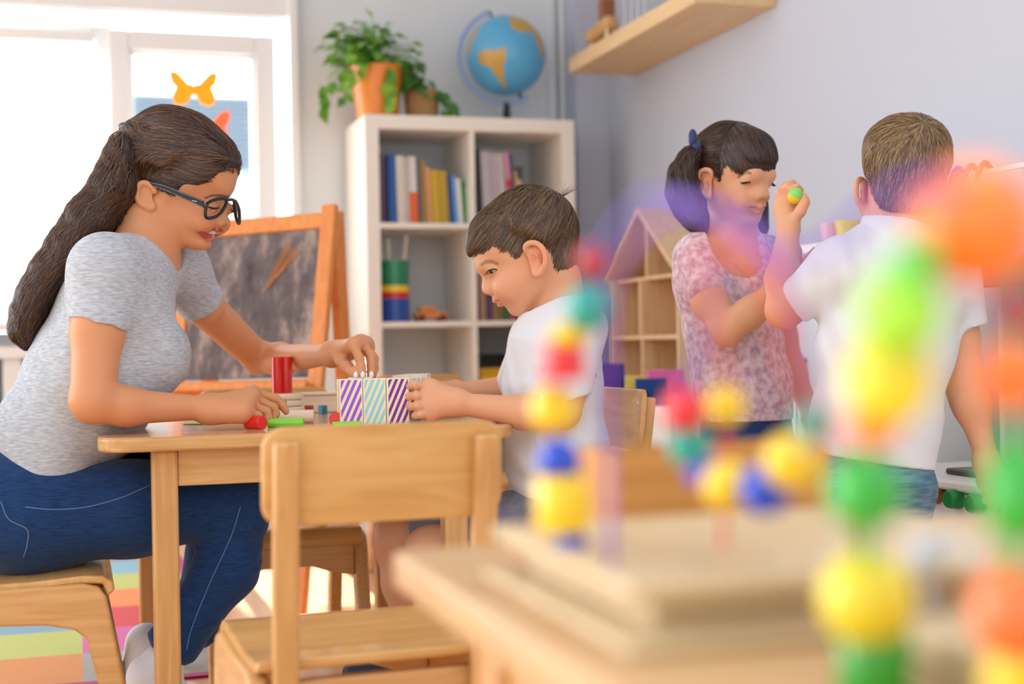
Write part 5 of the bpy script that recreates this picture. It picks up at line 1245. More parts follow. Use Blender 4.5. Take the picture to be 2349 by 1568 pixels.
for ax_, ay_, kd in ((1010, 1480, 2.48), (935, 1440, 2.62)):
    a_ = D3(ax_, ay_, kd); a_[2] = .035; sh_.cone(a_+VR*.03, a_-VR*.10, .034, .030, .02, flat=(VF, 1.0), cap=[((0, 0, .001), (0, 0, -1))])
sh_.bake(.004); solid('shoes', sh_, plain('navy_shoe', (44, 50, 72), .6), bo_, 2)
BC = np.array([L3((86, 62, 44)), L3((70, 50, 38)), L3((104, 78, 54)), L3((124, 94, 64)), L3((60, 44, 34))]); rg6 = np.random.default_rng(6)
hair_of(BH_, bo_, BC, (64, 46, 35), 8000, whorl(BH_, 960, 160, 0, .25, .55), .048, .0014, (.0002, .0012, .0018), rg6)
# a tuft sticking up at the crown
tf = MB()
for k in range(9):
    p = D3(1060/1+1000/4.479+2*k*.5, 410+150/4.479, BO_D); tf.tube(spline([p, p+VU*.012+VR*.012, p+VU*(.018+.006*rg6.random())+VR*(.028+.012*rg6.random())], 3), [.0004]*7, 4, cap=False) if 0 else tf.tube([p-VU*.006, p+VU*.006+VR*(.006+.002*k), p+VU*(.004+.016*rg6.random())+VR*(.012+.003*k)], [.0004, .00035, .00015], 4)
me = tf.mesh('hair_tuft'); set_tint(me, np.tile(L3((96, 70, 50)), (len(tf.v), 1))); link_mesh('hair_tuft', me, M['hair'], [o for o in bo_.children if o.name.startswith('hair')][0], world=True, ang=0)
# ---------------- girl standing by the wall ----------------
BSH = 0.0
GD = 2.88; GO = at(1684, 376, GD); GRr = face_frame(math.radians(58)); gs = .905
gmask0 = [bn(60, 868), bn(110, 872, .01), bn(200, 876, .03), bn(320, 858, .05), bn(372, 780, .056), bn(425, 700, .06), bn(500, 735, .065), bn(560, 830, .068), bn(600, 880, .069), bn(640, 760, .072), bn(660, 660, .074), bn(760, 620, .075), bn(850, 660, .074), bn(905, 800, .07), bn(930, 960, .06), bn(1000, 1040, .05), bn(1120, 1040), bn(1320, 1000), bn(1320, 300), bn(1000, 0), bn(400, -60), bn(-120, 400), bn(-80, 868)]
gp = math.radians(13)
GH = child_head(GO, GRr, gmask0, .010, gp, gs, .35, (196, 112, 110), (70, 48, 40)); S = GH.S
gn0, gn1 = D3(1664, 470, GD+.03), D3(1672, 555, GD+.03)
S.cone(gn0, gn1, .036, .039, .012); S.cone(gn1, D3(1672, 620, GD+.02), .05, .078, .04, flat=(VF*.9+VR*.5, 1.25))
S.cone(gn1, D3(1600, 585, 2.83), .030, .036, .05); S.cone(gn1, D3(1752, 585, 2.97), .030, .036, .05)
GH.bake(.0022, (-.13, -.27, -.13), (.12, .115, .13))
RT = D3(1705, 980, GD); gi = person('person with dark pigtails in a mottled pink t-shirt standing by the wall', (RT[0], RT[1], 0))
A1 = SDF()
A1.cone(D3(1598, 605, 2.83), D3(1628, 690, 2.79), .036, .033, .02).cone(D3(1628, 690, 2.79), D3(1668, 757, 2.75), .033, .030, .02).cone(D3(1668, 757, 2.75), D3(1720, 718, 2.73), .031, .028, .015).cone(D3(1720, 718, 2.73), D3(1800, 650, 2.72), .028, .019, .02)
gm = [D3(1826, 612, 2.70), D3(1834, 616, 2.715), D3(1841, 622, 2.73), D3(1846, 630, 2.745)]
fingers(A1, D3(1804, 645, 2.72), gm, [[D3(1830, 592, 2.69), D3(1832, 576, 2.69), D3(1830, 566, 2.69)], [D3(1848, 598, 2.71), D3(1860, 584, 2.71), D3(1868, 573, 2.71)], [D3(1855, 606, 2.73), D3(1868, 590, 2.73), D3(1878, 566, 2.73)], [D3(1860, 616, 2.75), D3(1874, 604, 2.75), D3(1884, 594, 2.75)]],
        [D3(1806, 625, 2.70), D3(1808, 605, 2.68), D3(1810, 590, 2.675), D3(1812, 578, 2.675)], r=.0074, rp=.012)
A1.bake(.0026)
A2 = SDF()
A2.cone(D3(1768, 610, 2.98), D3(1795, 770, 3.02), .034, .030, .02).cone(D3(1795, 770, 3.02), D3(1818, 850, 3.01), .029, .027, .015).cone(D3(1818, 850, 3.01), D3(1862, 950, 2.97), .026, .018, .02)
g2_ = [D3(1880, 985, 2.95), D3(1877, 990, 2.965), D3(1873, 992, 2.98), D3(1868, 992, 2.99)]
fingers(A2, D3(1866, 960, 2.965), g2_, [[D3(1886, 1008, 2.94), D3(1886, 1024, 2.94), D3(1884, 1034, 2.945)], [D3(1882, 1014, 2.955), D3(1882, 1032, 2.955), D3(1880, 1042, 2.96)], [D3(1877, 1014, 2.97), D3(1877, 1030, 2.97), D3(1875, 1040, 2.97)], [D3(1871, 1010, 2.985), D3(1871, 1024, 2.985), D3(1870, 1032, 2.985)]],
        [D3(1876, 968, 2.945), D3(1886, 980, 2.93), D3(1890, 994, 2.93), D3(1890, 1004, 2.93)], r=.0072, rp=.0115)
A2.bake(.003)
CB = SDF(); core([(1712, 1020, .080, .82), (1702, 880, .080, .84), (1682, 760, .078, .82), (1668, 650, .072, .72)], GD+.01, VF*.57+VR*.82)
for x, d in ((1665, 2.85), (1765, 2.92)):
    hp, kn = D3(x+5, 1060, d), D3(x, 1290, d); CB.cone(hp, kn, .05, .036, .02).cone(kn, A3((kn[0], kn[1], .05)), .036, .030, .02)
CB.cone(D3(1672, 620, GD), D3(1598, 600, 2.83), .035, .03, .02).cone(D3(1672, 620, GD), D3(1766, 606, 2.98), .035, .028, .02); CB.bake(.006)
join_solids('body', [(S, 1, GH.tint), (A1, 1, hand_tint), (A2, 1, hand_tint), (CB, 1, hand_tint)], M['skin'], gi)
GH.eyes(gi, 1.3, closed=True)
er_ = GH.q(765, 1000, .0765); MB().ball(Vector(S.Wd(A3(er_)[None])[0]), .0032, 14).build('earring', plain('clear_stone', (226, 226, 236), .08, coat=1), gi, world=True)
T = SDF(); GL = VF*.57+VR*.82
g4 = [(1712, 985, .088, .82), (1702, 880, .086, .84), (1682, 760, .082, .82), (1668, 650, .082, .72), (1672, 590, .060, .6)]
for (x0, y0, r0, f0), (x1, y1, r1, f1) in zip(g4[:-1], g4[1:]): T.cone(D3(x0, y0, GD+.01), D3(x1, y1, GD+.01), r0, r1, .03, flat=(GL, (f0+f1)/2))
s1, s2 = D3(1600, 590, 2.83), D3(1618, 650, 2.80)
T.cone(gn1, s1, .036, .040, .04).cone(s1, s2, .040, .041, .03).cone(s1, s2+(s2-s1)*.8, .042, .044, .008, cap=[(D3(1612, 640, 2.80), (s2-s1)-VU*0)])
s1, s2 = D3(1760, 590, 2.975), D3(1772, 660, 2.99)
T.cone(gn1, s1, .036, .038, .04).cone(s1, s2, .039, .040, .03).cone(s1, s2+(s2-s1)*.8, .041, .042, .008, cap=[(D3(1776, 655, 2.99), (s2-s1))])
T.ell(D3(1690, 570, GD-.05), (.068, .08, .062), .006, 's', axes=(GL, np.cross(GL, VU), VU)); T.cone(gn1, gn0, .056, .05, .006, 's')
folds(T, .0035, .06, VU+VR*.4, 21, (D3(1650, 840, 2.82), .13)); folds(T, .0028, .05, VR+VU*.3, 22, (D3(1690, 720, 2.8), .1))
T.post.append(lambda s: s.cut(D3(1700, 962, GD), -VU+VR*.0))
T.bake(.0034); solid('t_shirt', T, mottled('pink_grey_mottled_jersey', (192, 152, 168), (236, 212, 222), (1, 1, 1), 70, .9, .15, 8, .36, .64, .2, 0, .2), gi, 2)
J = SDF(); J.cone(D3(1712, 985, GD+.01), D3(1714, 1050, GD+.01), .084, .088, .03, flat=(GL, .82))
for x, d in ((1665, 2.85), (1765, 2.92)):
    hp, kn = D3(x+5, 1070, d), D3(x, 1290, d); ft = A3((kn[0], kn[1], .05)); J.cone(hp, kn, .062, .046, .03).cone(kn, ft, .046, .040, .02)
J.bake(.0042); solid('jeans', J, mottled('dark_blue_denim', (28, 50, 96), (46, 76, 130), (5, 5, 60), 9, .85, .2, 6, .25, .75, .2), gi, 2)
sh_ = SDF(); gf = GRr[0]
for x, d in ((1665, 2.85), (1765, 2.92)):
    k_ = D3(x, 1290, d); k_ = A3((k_[0], k_[1], .032)); sh_.cone(k_-gf*.03, k_+gf*.09, .034, .030, .02, cap=[((0, 0, .001), (0, 0, -1))])
sh_.bake(.004); solid('shoes', sh_, plain('pink_shoe', (206, 130, 150), .6), gi, 2)
GC_ = np.array([L3((54, 36, 30)), L3((46, 31, 27)), L3((70, 47, 36)), L3((88, 60, 42)), L3((50, 34, 29))]); rg7 = np.random.default_rng(7)
tieN, tieF = A3(GH.q(1010, 430, .078)), A3(GH.q(1010, 430, .078))*A3((1, 1, -1))
part = A3(GH.q(520, 60, 0)); bx0 = GH.q(430, 500, 0)[0]
def gdir(p):
    out = p-A3(GH.q(760, 60, 0)); out /= np.maximum(np.linalg.norm(out, axis=1, keepdims=True), 1e-4); out[:, 1] -= .8; out[:, 0] += .2
    tie_ = np.where(p[:, 2:3] > 0, tieN, tieF); d = tie_-p; d /= np.maximum(np.linalg.norm(d, axis=1, keepdims=True), 1e-4)
    m = sstep(p[:, 0], bx0-.008, bx0+.012)[:, None]; return d*(1-m)+out*m
tails = []
for sg, pts in ((1, [(1604, 345), (1582, 362), (1566, 400), (1566, 440), (1580, 475), (1598, 505), (1610, 524)]), (-1, [(1712, 370), (1720, 420), (1718, 460), (1722, 490), (1730, 512), (1742, 526)])):
    Q = SDF(); dd = np.linspace(2.86, 2.83, len(pts)) if sg > 0 else np.linspace(3.0, 2.99, len(pts)); rr = [.011, .017, .024, .028, .026, .020, .009] if sg > 0 else [.014, .024, .03, .028, .022, .012]
    P_ = [D3(x, y, d) for (x, y), d in zip(pts, dd)]; Q.chain(P_, rr, .02); folds(Q, .002, .014, VR+VF*.4, 3); Q.bake(.0034); v_, q_ = Q.nets()
    PP = np.array(P_)
    def tdir(p, PP=PP):
        dm = np.full(len(p), 1e9); t_ = np.zeros_like(p)
        for a, b in zip(PP[:-1], PP[1:]):
            e = b-a; t = np.clip(((p-a) @ e)/(e @ e), 0, 1); d = np.linalg.norm(p-a-t[:, None]*e, axis=1); m = d < dm; dm[m] = d[m]; t_[m] = e/np.linalg.norm(e)
        return t_
    tails.append((Q, v_, q_, strands(Q, Q.F, v_, 1400, tdir, .075, 7, .0016, (.0003, .003, .002), GC_, rg7, .12, .5)))
hg = hair_of(GH, gi, GC_, (46, 31, 27), 6000, gdir, .06, .0016, (.0003, .0010, .0018), rg7, 0, .07, [t[3] for t in tails])
for Q, v_, q_, _ in tails:
    me = np_mesh('pigtail', Q.Wd(relax(v_, q_, 1)), q_); set_tint(me, np.tile(L3((44, 30, 26)), (len(v_), 1))); link_mesh('pigtail', me, M['hair'], hg, world=True, ang=0)
bwm = plain('navy_satin_bow', (28, 44, 96), .4, sheen=.3); bw_ = MB()
bw_.ball(D3(1589, 318, 2.85), (.010, .008, .020), 14).ball(D3(1588, 352, 2.85), (.010, .008, .013), 14).ball(D3(1596, 338, 2.85), (.010, .010, .012), 14)
bw_.build('hair_bow', bwm, hg, world=True)
# ---------------- boy standing with his back to us ----------------
SD = 2.45; SO = at(2082, 385, SD); SR = face_frame(math.radians(-72)); ss = .925
smask = [bn(60, 790), bn(180, 760, .03), bn(300, 660, .05), bn(400, 722, .06), bn(480, 742, .065), bn(560, 820, .068), bn(620, 820, .07), bn(640, 735, .071), bn(650, 655, .073), bn(740, 635, .075), bn(830, 668, .074), bn(880, 760, .07), bn(900, 900, .064), bn(950, 1010, .055), bn(1040, 1090, .04), bn(1130, 1125), bn(1320, 1100), bn(1320, 300), bn(1000, 0), bn(400, -60), bn(-120, 400), bn(-80, 790)]
SH = child_head(SO, SR, smask, .007, math.radians(4), ss); S = SH.S
sn0, sn1 = D3(2072, 455, SD+.0), D3(2060, 545, SD+.0)
S.cone(sn0, sn1, .047, .050, .03); S.cone(sn1, D3(2040, 620, SD), .055, .08, .03)
SH.bake(.0024, (-.125, -.27, -.12), (.125, .125, .12))
RT = D3(2010, 1060, SD); st = person('person in a white polo shirt standing with the back turned, one hand raised', (RT[0], RT[1], 0))
A1 = SDF()
A1.cone(D3(1918, 628, 2.43), D3(1800, 712, 2.52), .038, .031, .02).cone(D3(1798, 710, 2.52), D3(1797, 640, 2.55), .031, .030, .015).cone(D3(1797, 640, 2.55), D3(1808, 530, 2.58), .030, .0195, .02)
sm_ = [D3(1814, 470, 2.60), D3(1804, 468, 2.605), D3(1795, 471, 2.61), D3(1788, 478, 2.615)]
fingers(A1, D3(1808, 522, 2.585), sm_, [[D3(1817, 436, 2.585), D3(1828, 428, 2.585), D3(1838, 437, 2.588)], [D3(1806, 428, 2.592), D3(1816, 420, 2.60), D3(1828, 426, 2.605)], [D3(1795, 432, 2.60), D3(1804, 423, 2.615), D3(1816, 428, 2.625)], [D3(1786, 444, 2.61), D3(1792, 434, 2.625), D3(1803, 437, 2.635)]],
        [D3(1818, 508, 2.575), D3(1836, 484, 2.565), D3(1846, 464, 2.565), D3(1844, 450, 2.568)], r=.0070, rp=.0105, k=.005)
A1.bake(.0026)
A2 = SDF()
A2.cone(D3(2188, 640, 2.47), D3(2196, 780, 2.47), .038, .032, .03).cone(D3(2196, 780, 2.47), D3(2208, 865, 2.46), .032, .029, .03).cone(D3(2208, 865, 2.46), D3(2228, 925, 2.45), .029, .0275, .03).cone(D3(2228, 925, 2.45), D3(2262, 1050, 2.44), .0275, .018, .03)
s2_ = [D3(2288, 1092, 2.43), D3(2280, 1100, 2.44), D3(2270, 1104, 2.45), D3(2260, 1104, 2.46)]
fingers(A2, D3(2264, 1062, 2.44), s2_, [[D3(2300, 1118, 2.43), D3(2298, 1138, 2.435), D3(2292, 1150, 2.44)], [D3(2290, 1128, 2.44), D3(2288, 1148, 2.445), D3(2282, 1160, 2.45)], [D3(2278, 1130, 2.45), D3(2276, 1148, 2.455), D3(2270, 1158, 2.46)], [D3(2264, 1126, 2.46), D3(2263, 1140, 2.465), D3(2258, 1148, 2.47)]],
        [D3(2284, 1074, 2.425), D3(2302, 1088, 2.42), D3(2310, 1102, 2.42), D3(2314, 1114, 2.42)], r=.0078, rp=.0122)
A2.bake(.003)
CB = SDF(); core([(2000, 1100, .078, .78), (2008, 960, .078, .8), (2030, 800, .080, .78), (2045, 660, .074, .68)], SD, A3(SR[2]))
for x, d in ((1945, 2.44), (2055, 2.47)):
    hp, kn = D3(x, 1130, d), D3(x, 1360, d-.02); CB.cone(hp, kn, .05, .036, .02).cone(kn, A3((kn[0], kn[1], .05)), .036, .030, .02)
CB.cone(D3(2045, 640, SD), D3(1925, 625, 2.43), .035, .032, .02).cone(D3(2045, 640, SD), D3(2186, 638, 2.47), .035, .032, .02); CB.bake(.006)
join_solids('body', [(S, 1, SH.tint), (A1, 1, hand_tint), (A2, 1, hand_tint), (CB, 1, hand_tint)], M['skin'], st)
SH.eyes(st)
T = SDF(); SLt = A3(SR[2])
s4 = [(2000, 1080, .084, .78), (2008, 960, .082, .8), (2030, 800, .084, .78), (2045, 660, .082, .68), (2055, 600, .066, .62), (2060, 555, .050, .8)]
for (x0, y0, r0, f0), (x1, y1, r1, f1) in zip(s4[:-1], s4[1:]): T.cone(D3(x0, y0, SD), D3(x1, y1, SD), r0, r1, .03, flat=(SLt, (f0+f1)/2))
s1, s2 = D3(1925, 612, 2.43), D3(1845, 685, 2.49)
T.cone(D3(2040, 585, SD), s1, .044, .042, .04).cone(s1, s1*.5+s2*.5, .045, .044, .03).cone(s1, s2+(s2-s1)*.5, .046, .044, .008, cap=[(D3(1840, 684, 2.49), (s2-s1))])
s1, s2 = D3(2180, 640, 2.46), D3(2200, 752, 2.465)
T.cone(D3(2070, 590, SD), s1, .044, .042, .04).cone(s1, s1*.5+s2*.5, .045, .046, .03).cone(s1, s2+(s2-s1)*.5, .046, .050, .008, cap=[(s2, (s2-s1))])
T.cone(sn1, sn0, .058, .052, .006, 's')
folds(T, .003, .05, VR+VU*.4, 31, (D3(1960, 720, 2.4), .10)); folds(T, .003, .06, VU+VR*.5, 32, (D3(2010, 980, 2.4), .13)); folds(T, .0025, .04, VU-VR*.5, 33, (D3(2170, 700, 2.4), .09))
T.post.append(lambda s: s.cut(D3(2000, 1056, SD), -VU-VR*.16))
T.bake(.0034); po = solid('polo_shirt', T, M['whitecotton'], st, 2)
C_ = SDF(); nax = (sn0-sn1)/np.linalg.norm(sn0-sn1); c0, c1_ = sn1-nax*.014, sn1+nax*.030
C_.cone(c0-nax*.03, c1_+nax*.03, .068, .064, .004, cap=[(c0, -nax), (c1_, nax)]); C_.cone(c0-nax*.05, c1_+nax*.05, .056, .055, .003, 's'); C_.bake(.0028); solid('collar', C_, M['whitecotton'], po, 2)
J = SDF(); J.cone(D3(2000, 1050, SD), D3(2000, 1110, SD), .080, .086, .03, flat=(SLt, .8))
for x, d in ((1945, 2.44), (2055, 2.47)):
    hp, kn = D3(x, 1140, d), D3(x, 1360, d-.02); ft = A3((kn[0], kn[1], .05)); J.cone(hp, kn, .062, .047, .03).cone(kn, ft, .047, .042, .02)
folds(J, .004, .05, VU+VR*.3, 35, (D3(1950, 1130, 2.4), .12)); J.bake(.0042); solid('jeans', J, mottled('faded_denim', (56, 92, 122), (128, 160, 176), (3, 3, 20), 9, .85, .2, 6, .3, .75, .2), st, 2)
sh_ = SDF(); gf = SR[0]
for x, d in ((1945, 2.44), (2055, 2.47)):
    k_ = D3(x, 1360, d-.02); k_ = A3((k_[0], k_[1], .032)); sh_.cone(k_-gf*.03, k_+gf*.09, .034, .030, .02, cap=[((0, 0, .001), (0, 0, -1))])
sh_.bake(.004); solid('shoes', sh_, plain('white_shoe', (220, 220, 220), .6), st, 2)
SCc = np.array([L3((132, 102, 68)), L3((112, 86, 58)), L3((154, 122, 84)), L3((92, 70, 50)), L3((170, 140, 100))]); rg8 = np.random.default_rng(8)
hair_of(SH, st, SCc, (112, 86, 60), 8000, whorl(SH, 1000, 200, .035, .1, .45), .030, .0013, (.0002, .0022, .0014), rg8, 0, .2)
# toy egg in the raised hand
eg = thing('toy_egg', 'green and yellow toy egg held up in a raised hand', 'toy', at(1824, 449, 2.572))
up_prof = lambda a0, a1, r: [(r*math.cos(a), 1.15*r*math.sin(a)) for a in np.linspace(a0, a1, 12)]
MB().lathe([(0, 0)]+up_prof(0, math.pi/2, .0135)).build('top_half', plain('toy_light_green', (140, 220, 110), .4), eg)
MB().lathe(up_prof(-math.pi/2, 0, .0135)+[(0, 0)]).build('bottom_half', plain('toy_yellow_half', (240, 204, 40), .4), eg)
eg.rotation_euler = (.5, .3, 0)
# ================= blocks on the play table =================
def on_table(px, py): return atz(px, py, TZ+.0006)
def cyl(name, label, cat, c, r, h, mat, lying=None, group=None, n=28):
    """turned wooden block: standing at c, or lying along direction `lying`"""
    o = thing(name, label, cat, c, 0, group); prof = [(0, 0), (r-.0012, 0), (r, .0012), (r, h-.0012), (r-.0012, h), (0, h)]
    if lying is None: mb = MB().lathe(prof, n)
    else:
        d = Vector(lying).normalized(); mb = MB().lathe(prof, n, frameM(Vector((0, 0, r))-d*h/2, Vector((0, 0, 1)), d.cross(Vector((0, 0, 1))), d))
    b = mb.build('block_body', mat, o, ang=35); return o
c = on_table(650, 961); RR = .040
for k in range(4):
    rr = RR*(1, 1.02, 1.01, .97)[k]; th = .0128
    prof = [(.012, .001), (rr-.005, 0), (rr-.0015, .0015), (rr, th/2), (rr-.0015, th-.0015), (rr-.005, th), (.012, th-.001), (.012, .001)]
    lab = ('lowest', 'second lowest', 'second highest', 'topmost')[k]
    o = thing('wooden_ring', lab+' of the four pale wooden rings stacked by the far edge of the table', 'toy ring', (c.x+.002*(k % 2), c.y, c.z+k*.0130), 0, 'stack of wooden rings')
    MB().lathe(prof, 40).build('ring_body', M['pale'], o)
zt = c.z+4*.0130+.0002
for px, lab in ((637, 'left'), (658, 'right')):
    q = aty(px, 900, c.y-.005); cyl('red_cylinder_block', lab+' of the two red cylinders standing on the ring stack', 'toy block', (q.x, q.y, zt), .0112, .072, M['red'], group='red cylinders on the rings')
q = on_table(643, 970); o = thing('cube_block', 'plain beech block just behind the resting fingertips', 'toy block', (q.x, q.y, TZ+.0006), -.2)
MB().box((-.0125, -.0125, 0), (.0125, .0125, .046)).build('block_body', M['beech_z'], o, bevel=.002)
AX = Vector((1, -.12, 0))
cyl('cylinder_block', 'natural wood cylinder lying on the table by the resting hand', 'toy block', on_table(680, 970), .0125, .066, M['pale'], lying=(1, -.22, 0))
cyl('cylinder_block', 'lime green cylinder lying in front of the natural one', 'toy block', on_table(656, 981), .0088, .064, M['green'], lying=(1, -.31, 0))
cyl('cylinder_block', 'short red cylinder lying with its end towards us beside the resting hand', 'toy block', on_table(586, 985), .0125, .036, M['red'], lying=(.75, -1, 0))
cyl('cylinder_block', 'red cylinder lying in front of the first purple striped plank', 'toy block', on_table(776, 976), .0125, .036, M['red'], lying=(.45, 1, 0))
cyl('cylinder_block', 'lime green cylinder lying in front of the striped planks, mostly behind the chair back', 'toy block', on_table(796, 986), .0075, .05, M['green'], lying=(1, -.1, 0))
for px, col, lab in ((709, (176, 28, 44), 'tiny dark red cube block near the far edge of the table'), (741, (14, 130, 160), 'tiny teal block near the far edge of the table')):
    q = on_table(px, 949); o = thing('small_block', lab, 'toy block', q, .2)
    MB().lathe([(0, 0), (.0098, 0), (.0105, .001), (.0105, .0175), (.0098, .0185), (0, .0185)], 6 if px > 720 else 4).build('block_body', plain('block_%d' % px, col, .3, coat=.3), o, ang=30)
q = on_table(460, 972); lf_ = MB(); lp_ = [(.028*math.cos(a)*(1 if math.cos(a) > 0 else 1.15), .016*math.sin(a)) for a in np.linspace(0, 6.283, 29)[:-1]]
tag(lf_.prism(lp_, 0, .0012, Matrix.Translation(q)).build('felt_leaf', plain('green_felt', (120, 176, 70), .95), smooth=False), 'flat green felt leaf under the forearm on the table', 'felt shape')
bx_ = thing('pencil_box', 'low wooden pencil box along the far edge of the table', 'box', (on_table(735, 949).x, 3.085, TZ+.0006))
MB().box((-.135, -.02, 0), (.135, .02, .036)).build('box_body', M['pale'], bx_, bevel=.002); MB().box((-.137, -.0215, .0375), (.137, .0215, .044)).build('lid', M['pale'], bx_, bevel=.0015)
def clip_poly(P, W_, H_):
    for ax, lim, sg in ((0, 0, 1), (0, W_, -1), (1, 0, 1), (1, H_, -1)):
        out = []
        for i in range(len(P)):
            a, b = P[i-1], P[i]; ia, ib = (a[ax]-lim)*sg >= 0, (b[ax]-lim)*sg >= 0
            if ia != ib:
                t = (lim-a[ax])/(b[ax]-a[ax]); out.append((a[0]+(b[0]-a[0])*t, a[1]+(b[1]-a[1])*t))
            if ib: out.append(b)
        P = out
        if not P: break
    return P
def plank(label, px, y, rz, col=None, w=.041, h=.0845, t=.0085, z=TZ+.0006, group='striped wooden planks on the table', edge=None):
    p = aty(px, 930, y); o = thing('striped_plank', label, 'toy plank', (p.x, p.y, z), rz, group)
    MB().box((-w/2, 0, 0), (w/2, t, h)).build('plank_body', M['pale_z'], o, bevel=.0008)
    if col:
        mb = MB(); m = .0022; W_, H_ = w-2*m, h-2*m; per = .0115; sl = .45
        for k in range(-6, 6):
            x0 = k*per; P_ = clip_poly([(x0, 0), (x0+per*.5, 0), (x0+per*.5+H_*sl, H_), (x0+H_*sl, H_)], W_, H_)
            if len(P_) > 2: mb.prism(P_, 0, .0003, frameM((-W_/2, -.00005, m), (1, 0, 0), (0, 0, 1), (0, -1, 0)))
        mb.build('printed_stripes', plain('stripe_%d_%d_%d' % col, col, .5), o, smooth=False)
    if edge: MB().box((-w/2-.0003, .001, .002), (-w/2, t-.001, h-.002)).build('painted_edge', plain('edge_%d' % edge[0], edge, .5), o, smooth=False)
    return o
PUR, TEA, PU2 = (150, 92, 214), (146, 220, 222), (120, 44, 150)
yp = 2.515
plank('violet striped plank at the left end of the front row', 806, yp, -.10, PUR)
plank('plain plank right behind the violet striped one', 800, yp+.012, -.12, None, edge=(236, 206, 110))
plank('turquoise striped plank in the middle of the front row', 860, yp-.004, .03, TEA)
plank('plain plank right behind the turquoise striped one', 862, yp+.008, .03)
plank('dark purple striped plank held by the boy\'s near hand', 914, yp-.006, .10, PU2)
plank('plain plank right behind the dark purple striped one', 918, yp+.007, .10)
plank('turquoise striped plank mostly covered by the boy\'s fingers', 952, yp+.02, .5, TEA, w=.036)
plank('plain plank pinched between two fingertips above the row', 826, yp+.032, -.05, None, z=TZ+.0025)
for k in range(7):
    plank(('front plank','second plank','third plank','fourth plank','fifth plank','sixth plank','hindmost plank')[k]+' of the plain row standing behind the boy\'s hands', 930+5.5*k, 2.70+.034*k*.6, -.05, PUR if k == 6 else None, w=.046, group='planks in the back row')
# ================= foreground table with bead mazes =================
ft = thing('front_table', 'pale wooden table corner in the blurred foreground', 'table', (.2086, -.25, 0))
FW, FDp = .95, 1.242
MB().prism([(x+FW/2, y+FDp/2) for x, y in round_rect(FW, FDp, .02, 5)], TZ-.024, TZ, Matrix.Identity(4)).build('tabletop', M['front_top'], ft, bevel=.004)
for x in (.05, FW-.095):
    for y in (.05, FDp-.095): MB().box((x, y, 0), (x+.045, y+.045, TZ-.024)).build('leg', M['beech_z'], ft, bevel=.005)
for y in (.06, FDp-.08): MB().box((.095, y, TZ-.09), (FW-.095, y+.02, TZ-.0245)).build('apron', M['beech'], ft)
for x in (.06, FW-.08): MB().box((x, .095, TZ-.09), (x+.02, FDp-.095, TZ-.0245)).build('apron', M['beech_y'], ft)
z0 = TZ+.0005
def maze_base(root, lo, hi, h):
    t_ = .010
    MB().box((lo[0]+.018, lo[1]+.018, z0), (hi[0]-.018, hi[1]-.018, z0+h-t_)).build('base_frame', M['maze_wood'], root, world=True, bevel=.003)
    MB().box((lo[0], lo[1], z0+h-t_), (hi[0], hi[1], z0+h)).build('base_board', M['maze_wood'], root, world=True, bevel=.004)
    MB().box((lo[0]-.004, lo[1]-.004, z0), (hi[0]+.004, hi[1]+.004, z0+.008)).build('base_foot', M['maze_wood'], root, world=True, bevel=.003)
BEADM = {}
def bead(root, px, py, D_, r, col, tall=1.0, kind='ball', d=None):
    if col not in BEADM: BEADM[col] = plain('bead_%d_%d_%d' % col, col, .25, coat=.4)
    c = at(px, py, D_)
    if kind == 'ball': mb = MB().ball(c, (r, r, r*tall), 28)
    else: mb = MB().lathe([(0, -r*tall), (r*.92, -r*tall), (r, -r*tall+.002), (r, r*tall-.002), (r*.92, r*tall), (0, r*tall)], 28, Matrix.Translation(c))
    o = mb.build('bead', BEADM[col], root, world=True); return c
def wire(root, pts, col, r=.0014):
    P_ = [Vector((q.x, q.y, max(q.z, z0+.012))) for q in spline([at(*p) for p in pts], 10)]; P_ = [q for i, q in enumerate(P_) if i == 0 or (q-P_[i-1]).length > 1e-5]; MB().tube(P_, r, 10).build('wire', plain('wire_%d_%d_%d' % col, col, .3, coat=.3), root, world=True)
YEL, BLU, RED, TEAL, GRN, LIM, ORA, VIO, DRD = (246, 206, 20), (0, 66, 206), (228, 40, 50), (10, 160, 146), (44, 176, 56), (160, 226, 50), (255, 122, 30), (92, 60, 206), (176, 30, 44)
m1 = thing('bead_maze', 'bead maze on a pale wooden base with a hanging loop of coloured beads', 'bead maze', (.37, .72, z0))
maze_base(m1, (.240, .606), (.50, .838), .034)
wire(m1, [(1300, 1262, .775), (1292, 1150, .775), (1281, 1057, .78), (1270, 937, .78), (1293, 828, .765), (1306, 765, .755), (1350, 706, .735), (1360, 598, .70), (1404, 520, .66), (1480, 452, .62), (1570, 458, .58), (1680, 515, .56), (1780, 615, .55), (1842, 790, .58), (1866, 965, .62), (1815, 1058, .66), (1755, 1122, .68), (1672, 1112, .70), (1610, 1075, .72), (1580, 1020, .72), (1570, 937, .71), (1590, 830, .68), (1640, 700, .60), (1650, 600, .54)], VIO)
for b in ((1290, 1152, .775, .0152, YEL, .98, 'cyl'), (1281, 1057, .78, .0122, BLU), (1270, 937, .78, .0135, YEL), (1293, 828, .765, .0118, RED, .85, 'cyl'), (1307, 768, .755, .0112, YEL, .6), (1350, 706, .735, .0125, TEAL), (1358, 598, .70, .0085, DRD),
          (1570, 937, .71, .0115, RED), (1580, 1020, .72, .0112, TEAL), (1612, 1077, .72, .0095, VIO), (1668, 1112, .70, .0125, YEL), (1755, 1122, .68, .0125, BLU), (1815, 1058, .66, .0132, YEL), (1866, 967, .62, .0085, TEAL), (1664, 930, .74, .0105, YEL), (1312, 1245, .775, .0085, BLU, .5, 'cyl')): bead(m1, *b)
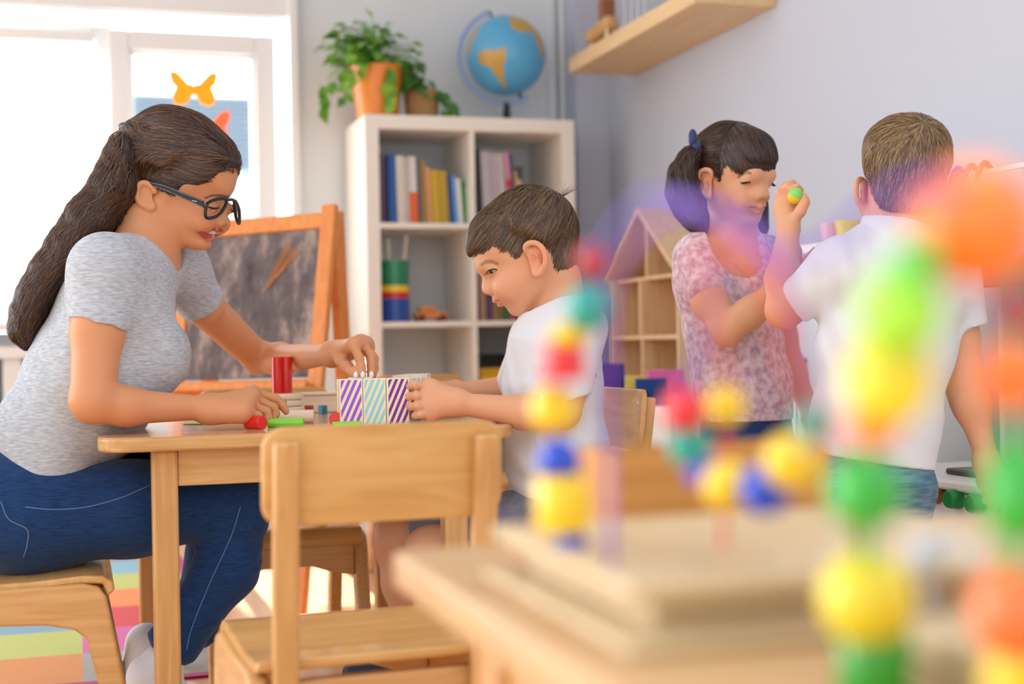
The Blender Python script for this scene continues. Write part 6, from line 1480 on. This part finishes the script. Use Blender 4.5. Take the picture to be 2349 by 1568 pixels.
wire(m1, [(1660, 1285, .76), (1660, 1100, .76), (1664, 930, .74), (1668, 850, .66), (1635, 740, .56), (1605, 630, .50), (1640, 570, .47), (1720, 590, .46), (1790, 690, .46), (1810, 850, .50), (1900, 1000, .56), (1960, 1240, .66)], RED)
wire(m1, [(1402, 1296, .69), (1400, 1100, .68), (1398, 880, .655), (1404, 680, .61), (1450, 560, .55), (1560, 476, .51), (1680, 505, .48), (1790, 590, .46), (1910, 560, .45), (2040, 450, .44), (2180, 430, .44), (2290, 600, .45), (2335, 900, .52), (2338, 1150, .62), (2320, 1300, .70)], (104, 52, 190), .0018)
m2 = thing('bead_maze', 'second bead maze with big green, yellow and orange beads at the lower right', 'bead maze', (.48, .42, z0))
maze_base(m2, (.335, .30), (.66, .555), .020)
w4 = [(2012, 1620, .575), (2005, 1530, .575), (1988, 1370, .57), (1985, 1128, .54), (2004, 970, .51), (2038, 872, .475), (2064, 716, .45), (2104, 606, .44), (2170, 530, .45), (2236, 512, .455), (2310, 590, .46), (2338, 712, .47), (2318, 870, .48), (2330, 1000, .49), (2332, 1115, .50), (2326, 1260, .51), (2322, 1400, .52), (2342, 1545, .53), (2346, 1700, .535)]
wire(m2, w4, GRN, .0026)
for b in ((2006, 1535, .575, .0150, (30, 150, 20), 1.3, 'cyl'), (1988, 1372, .57, .0195, (226, 206, 30)), (1985, 1128, .54, .0148, GRN), (2004, 966, .51, .0100, ORA), (2038, 868, .475, .0150, (236, 214, 30), 1.1), (2064, 714, .45, .0138, LIM, 1.05), (2100, 606, .44, .0075, (90, 200, 60)), (2236, 512, .455, .0205, ORA),
          (2340, 712, .47, .0078, DRD), (2322, 862, .48, .0120, ORA), (2334, 1128, .50, .0125, GRN, 1.5), (2322, 1400, .52, .0155, (240, 120, 60), 1.2), (2344, 1548, .53, .0145, (246, 214, 40)), (2128, 1272, .62, .0085, (186, 192, 202))): bead(m2, *b)
wire(m2, [(2128, 1400, .62), (2128, 1272, .62), (2150, 1235, .61), (2215, 1262, .59), (2270, 1330, .58), (2320, 1400, .575)], (170, 176, 190), .0014)
p0, p1 = at(1448, 1050, .92), at(1876, 1050, 1.0)
cr = thing('wooden_crate', 'small brown wooden crate behind the hanging beads', 'crate', ((p0.x+p1.x)/2, .925, z0))
hw, hh = (p1.x-p0.x)/2, p0.z-z0; cm = wood('brown_plywood', (190, 126, 56), (208, 148, 74), 'x', .4)
MB().box((-hw, -.045, 0), (hw, -.038, hh)).build('front_panel', cm, cr, bevel=.001); MB().box((-hw, .038, 0), (hw, .045, hh)).build('rear_panel', cm, cr, bevel=.001)
for x in (-hw, hw-.007): MB().box((x, -.038, 0), (x+.007, .038, hh)).build('end_panel', cm, cr, bevel=.001)
MB().box((-hw+.007, -.038, 0), (hw-.007, .038, .006)).build('floor_panel', cm, cr)
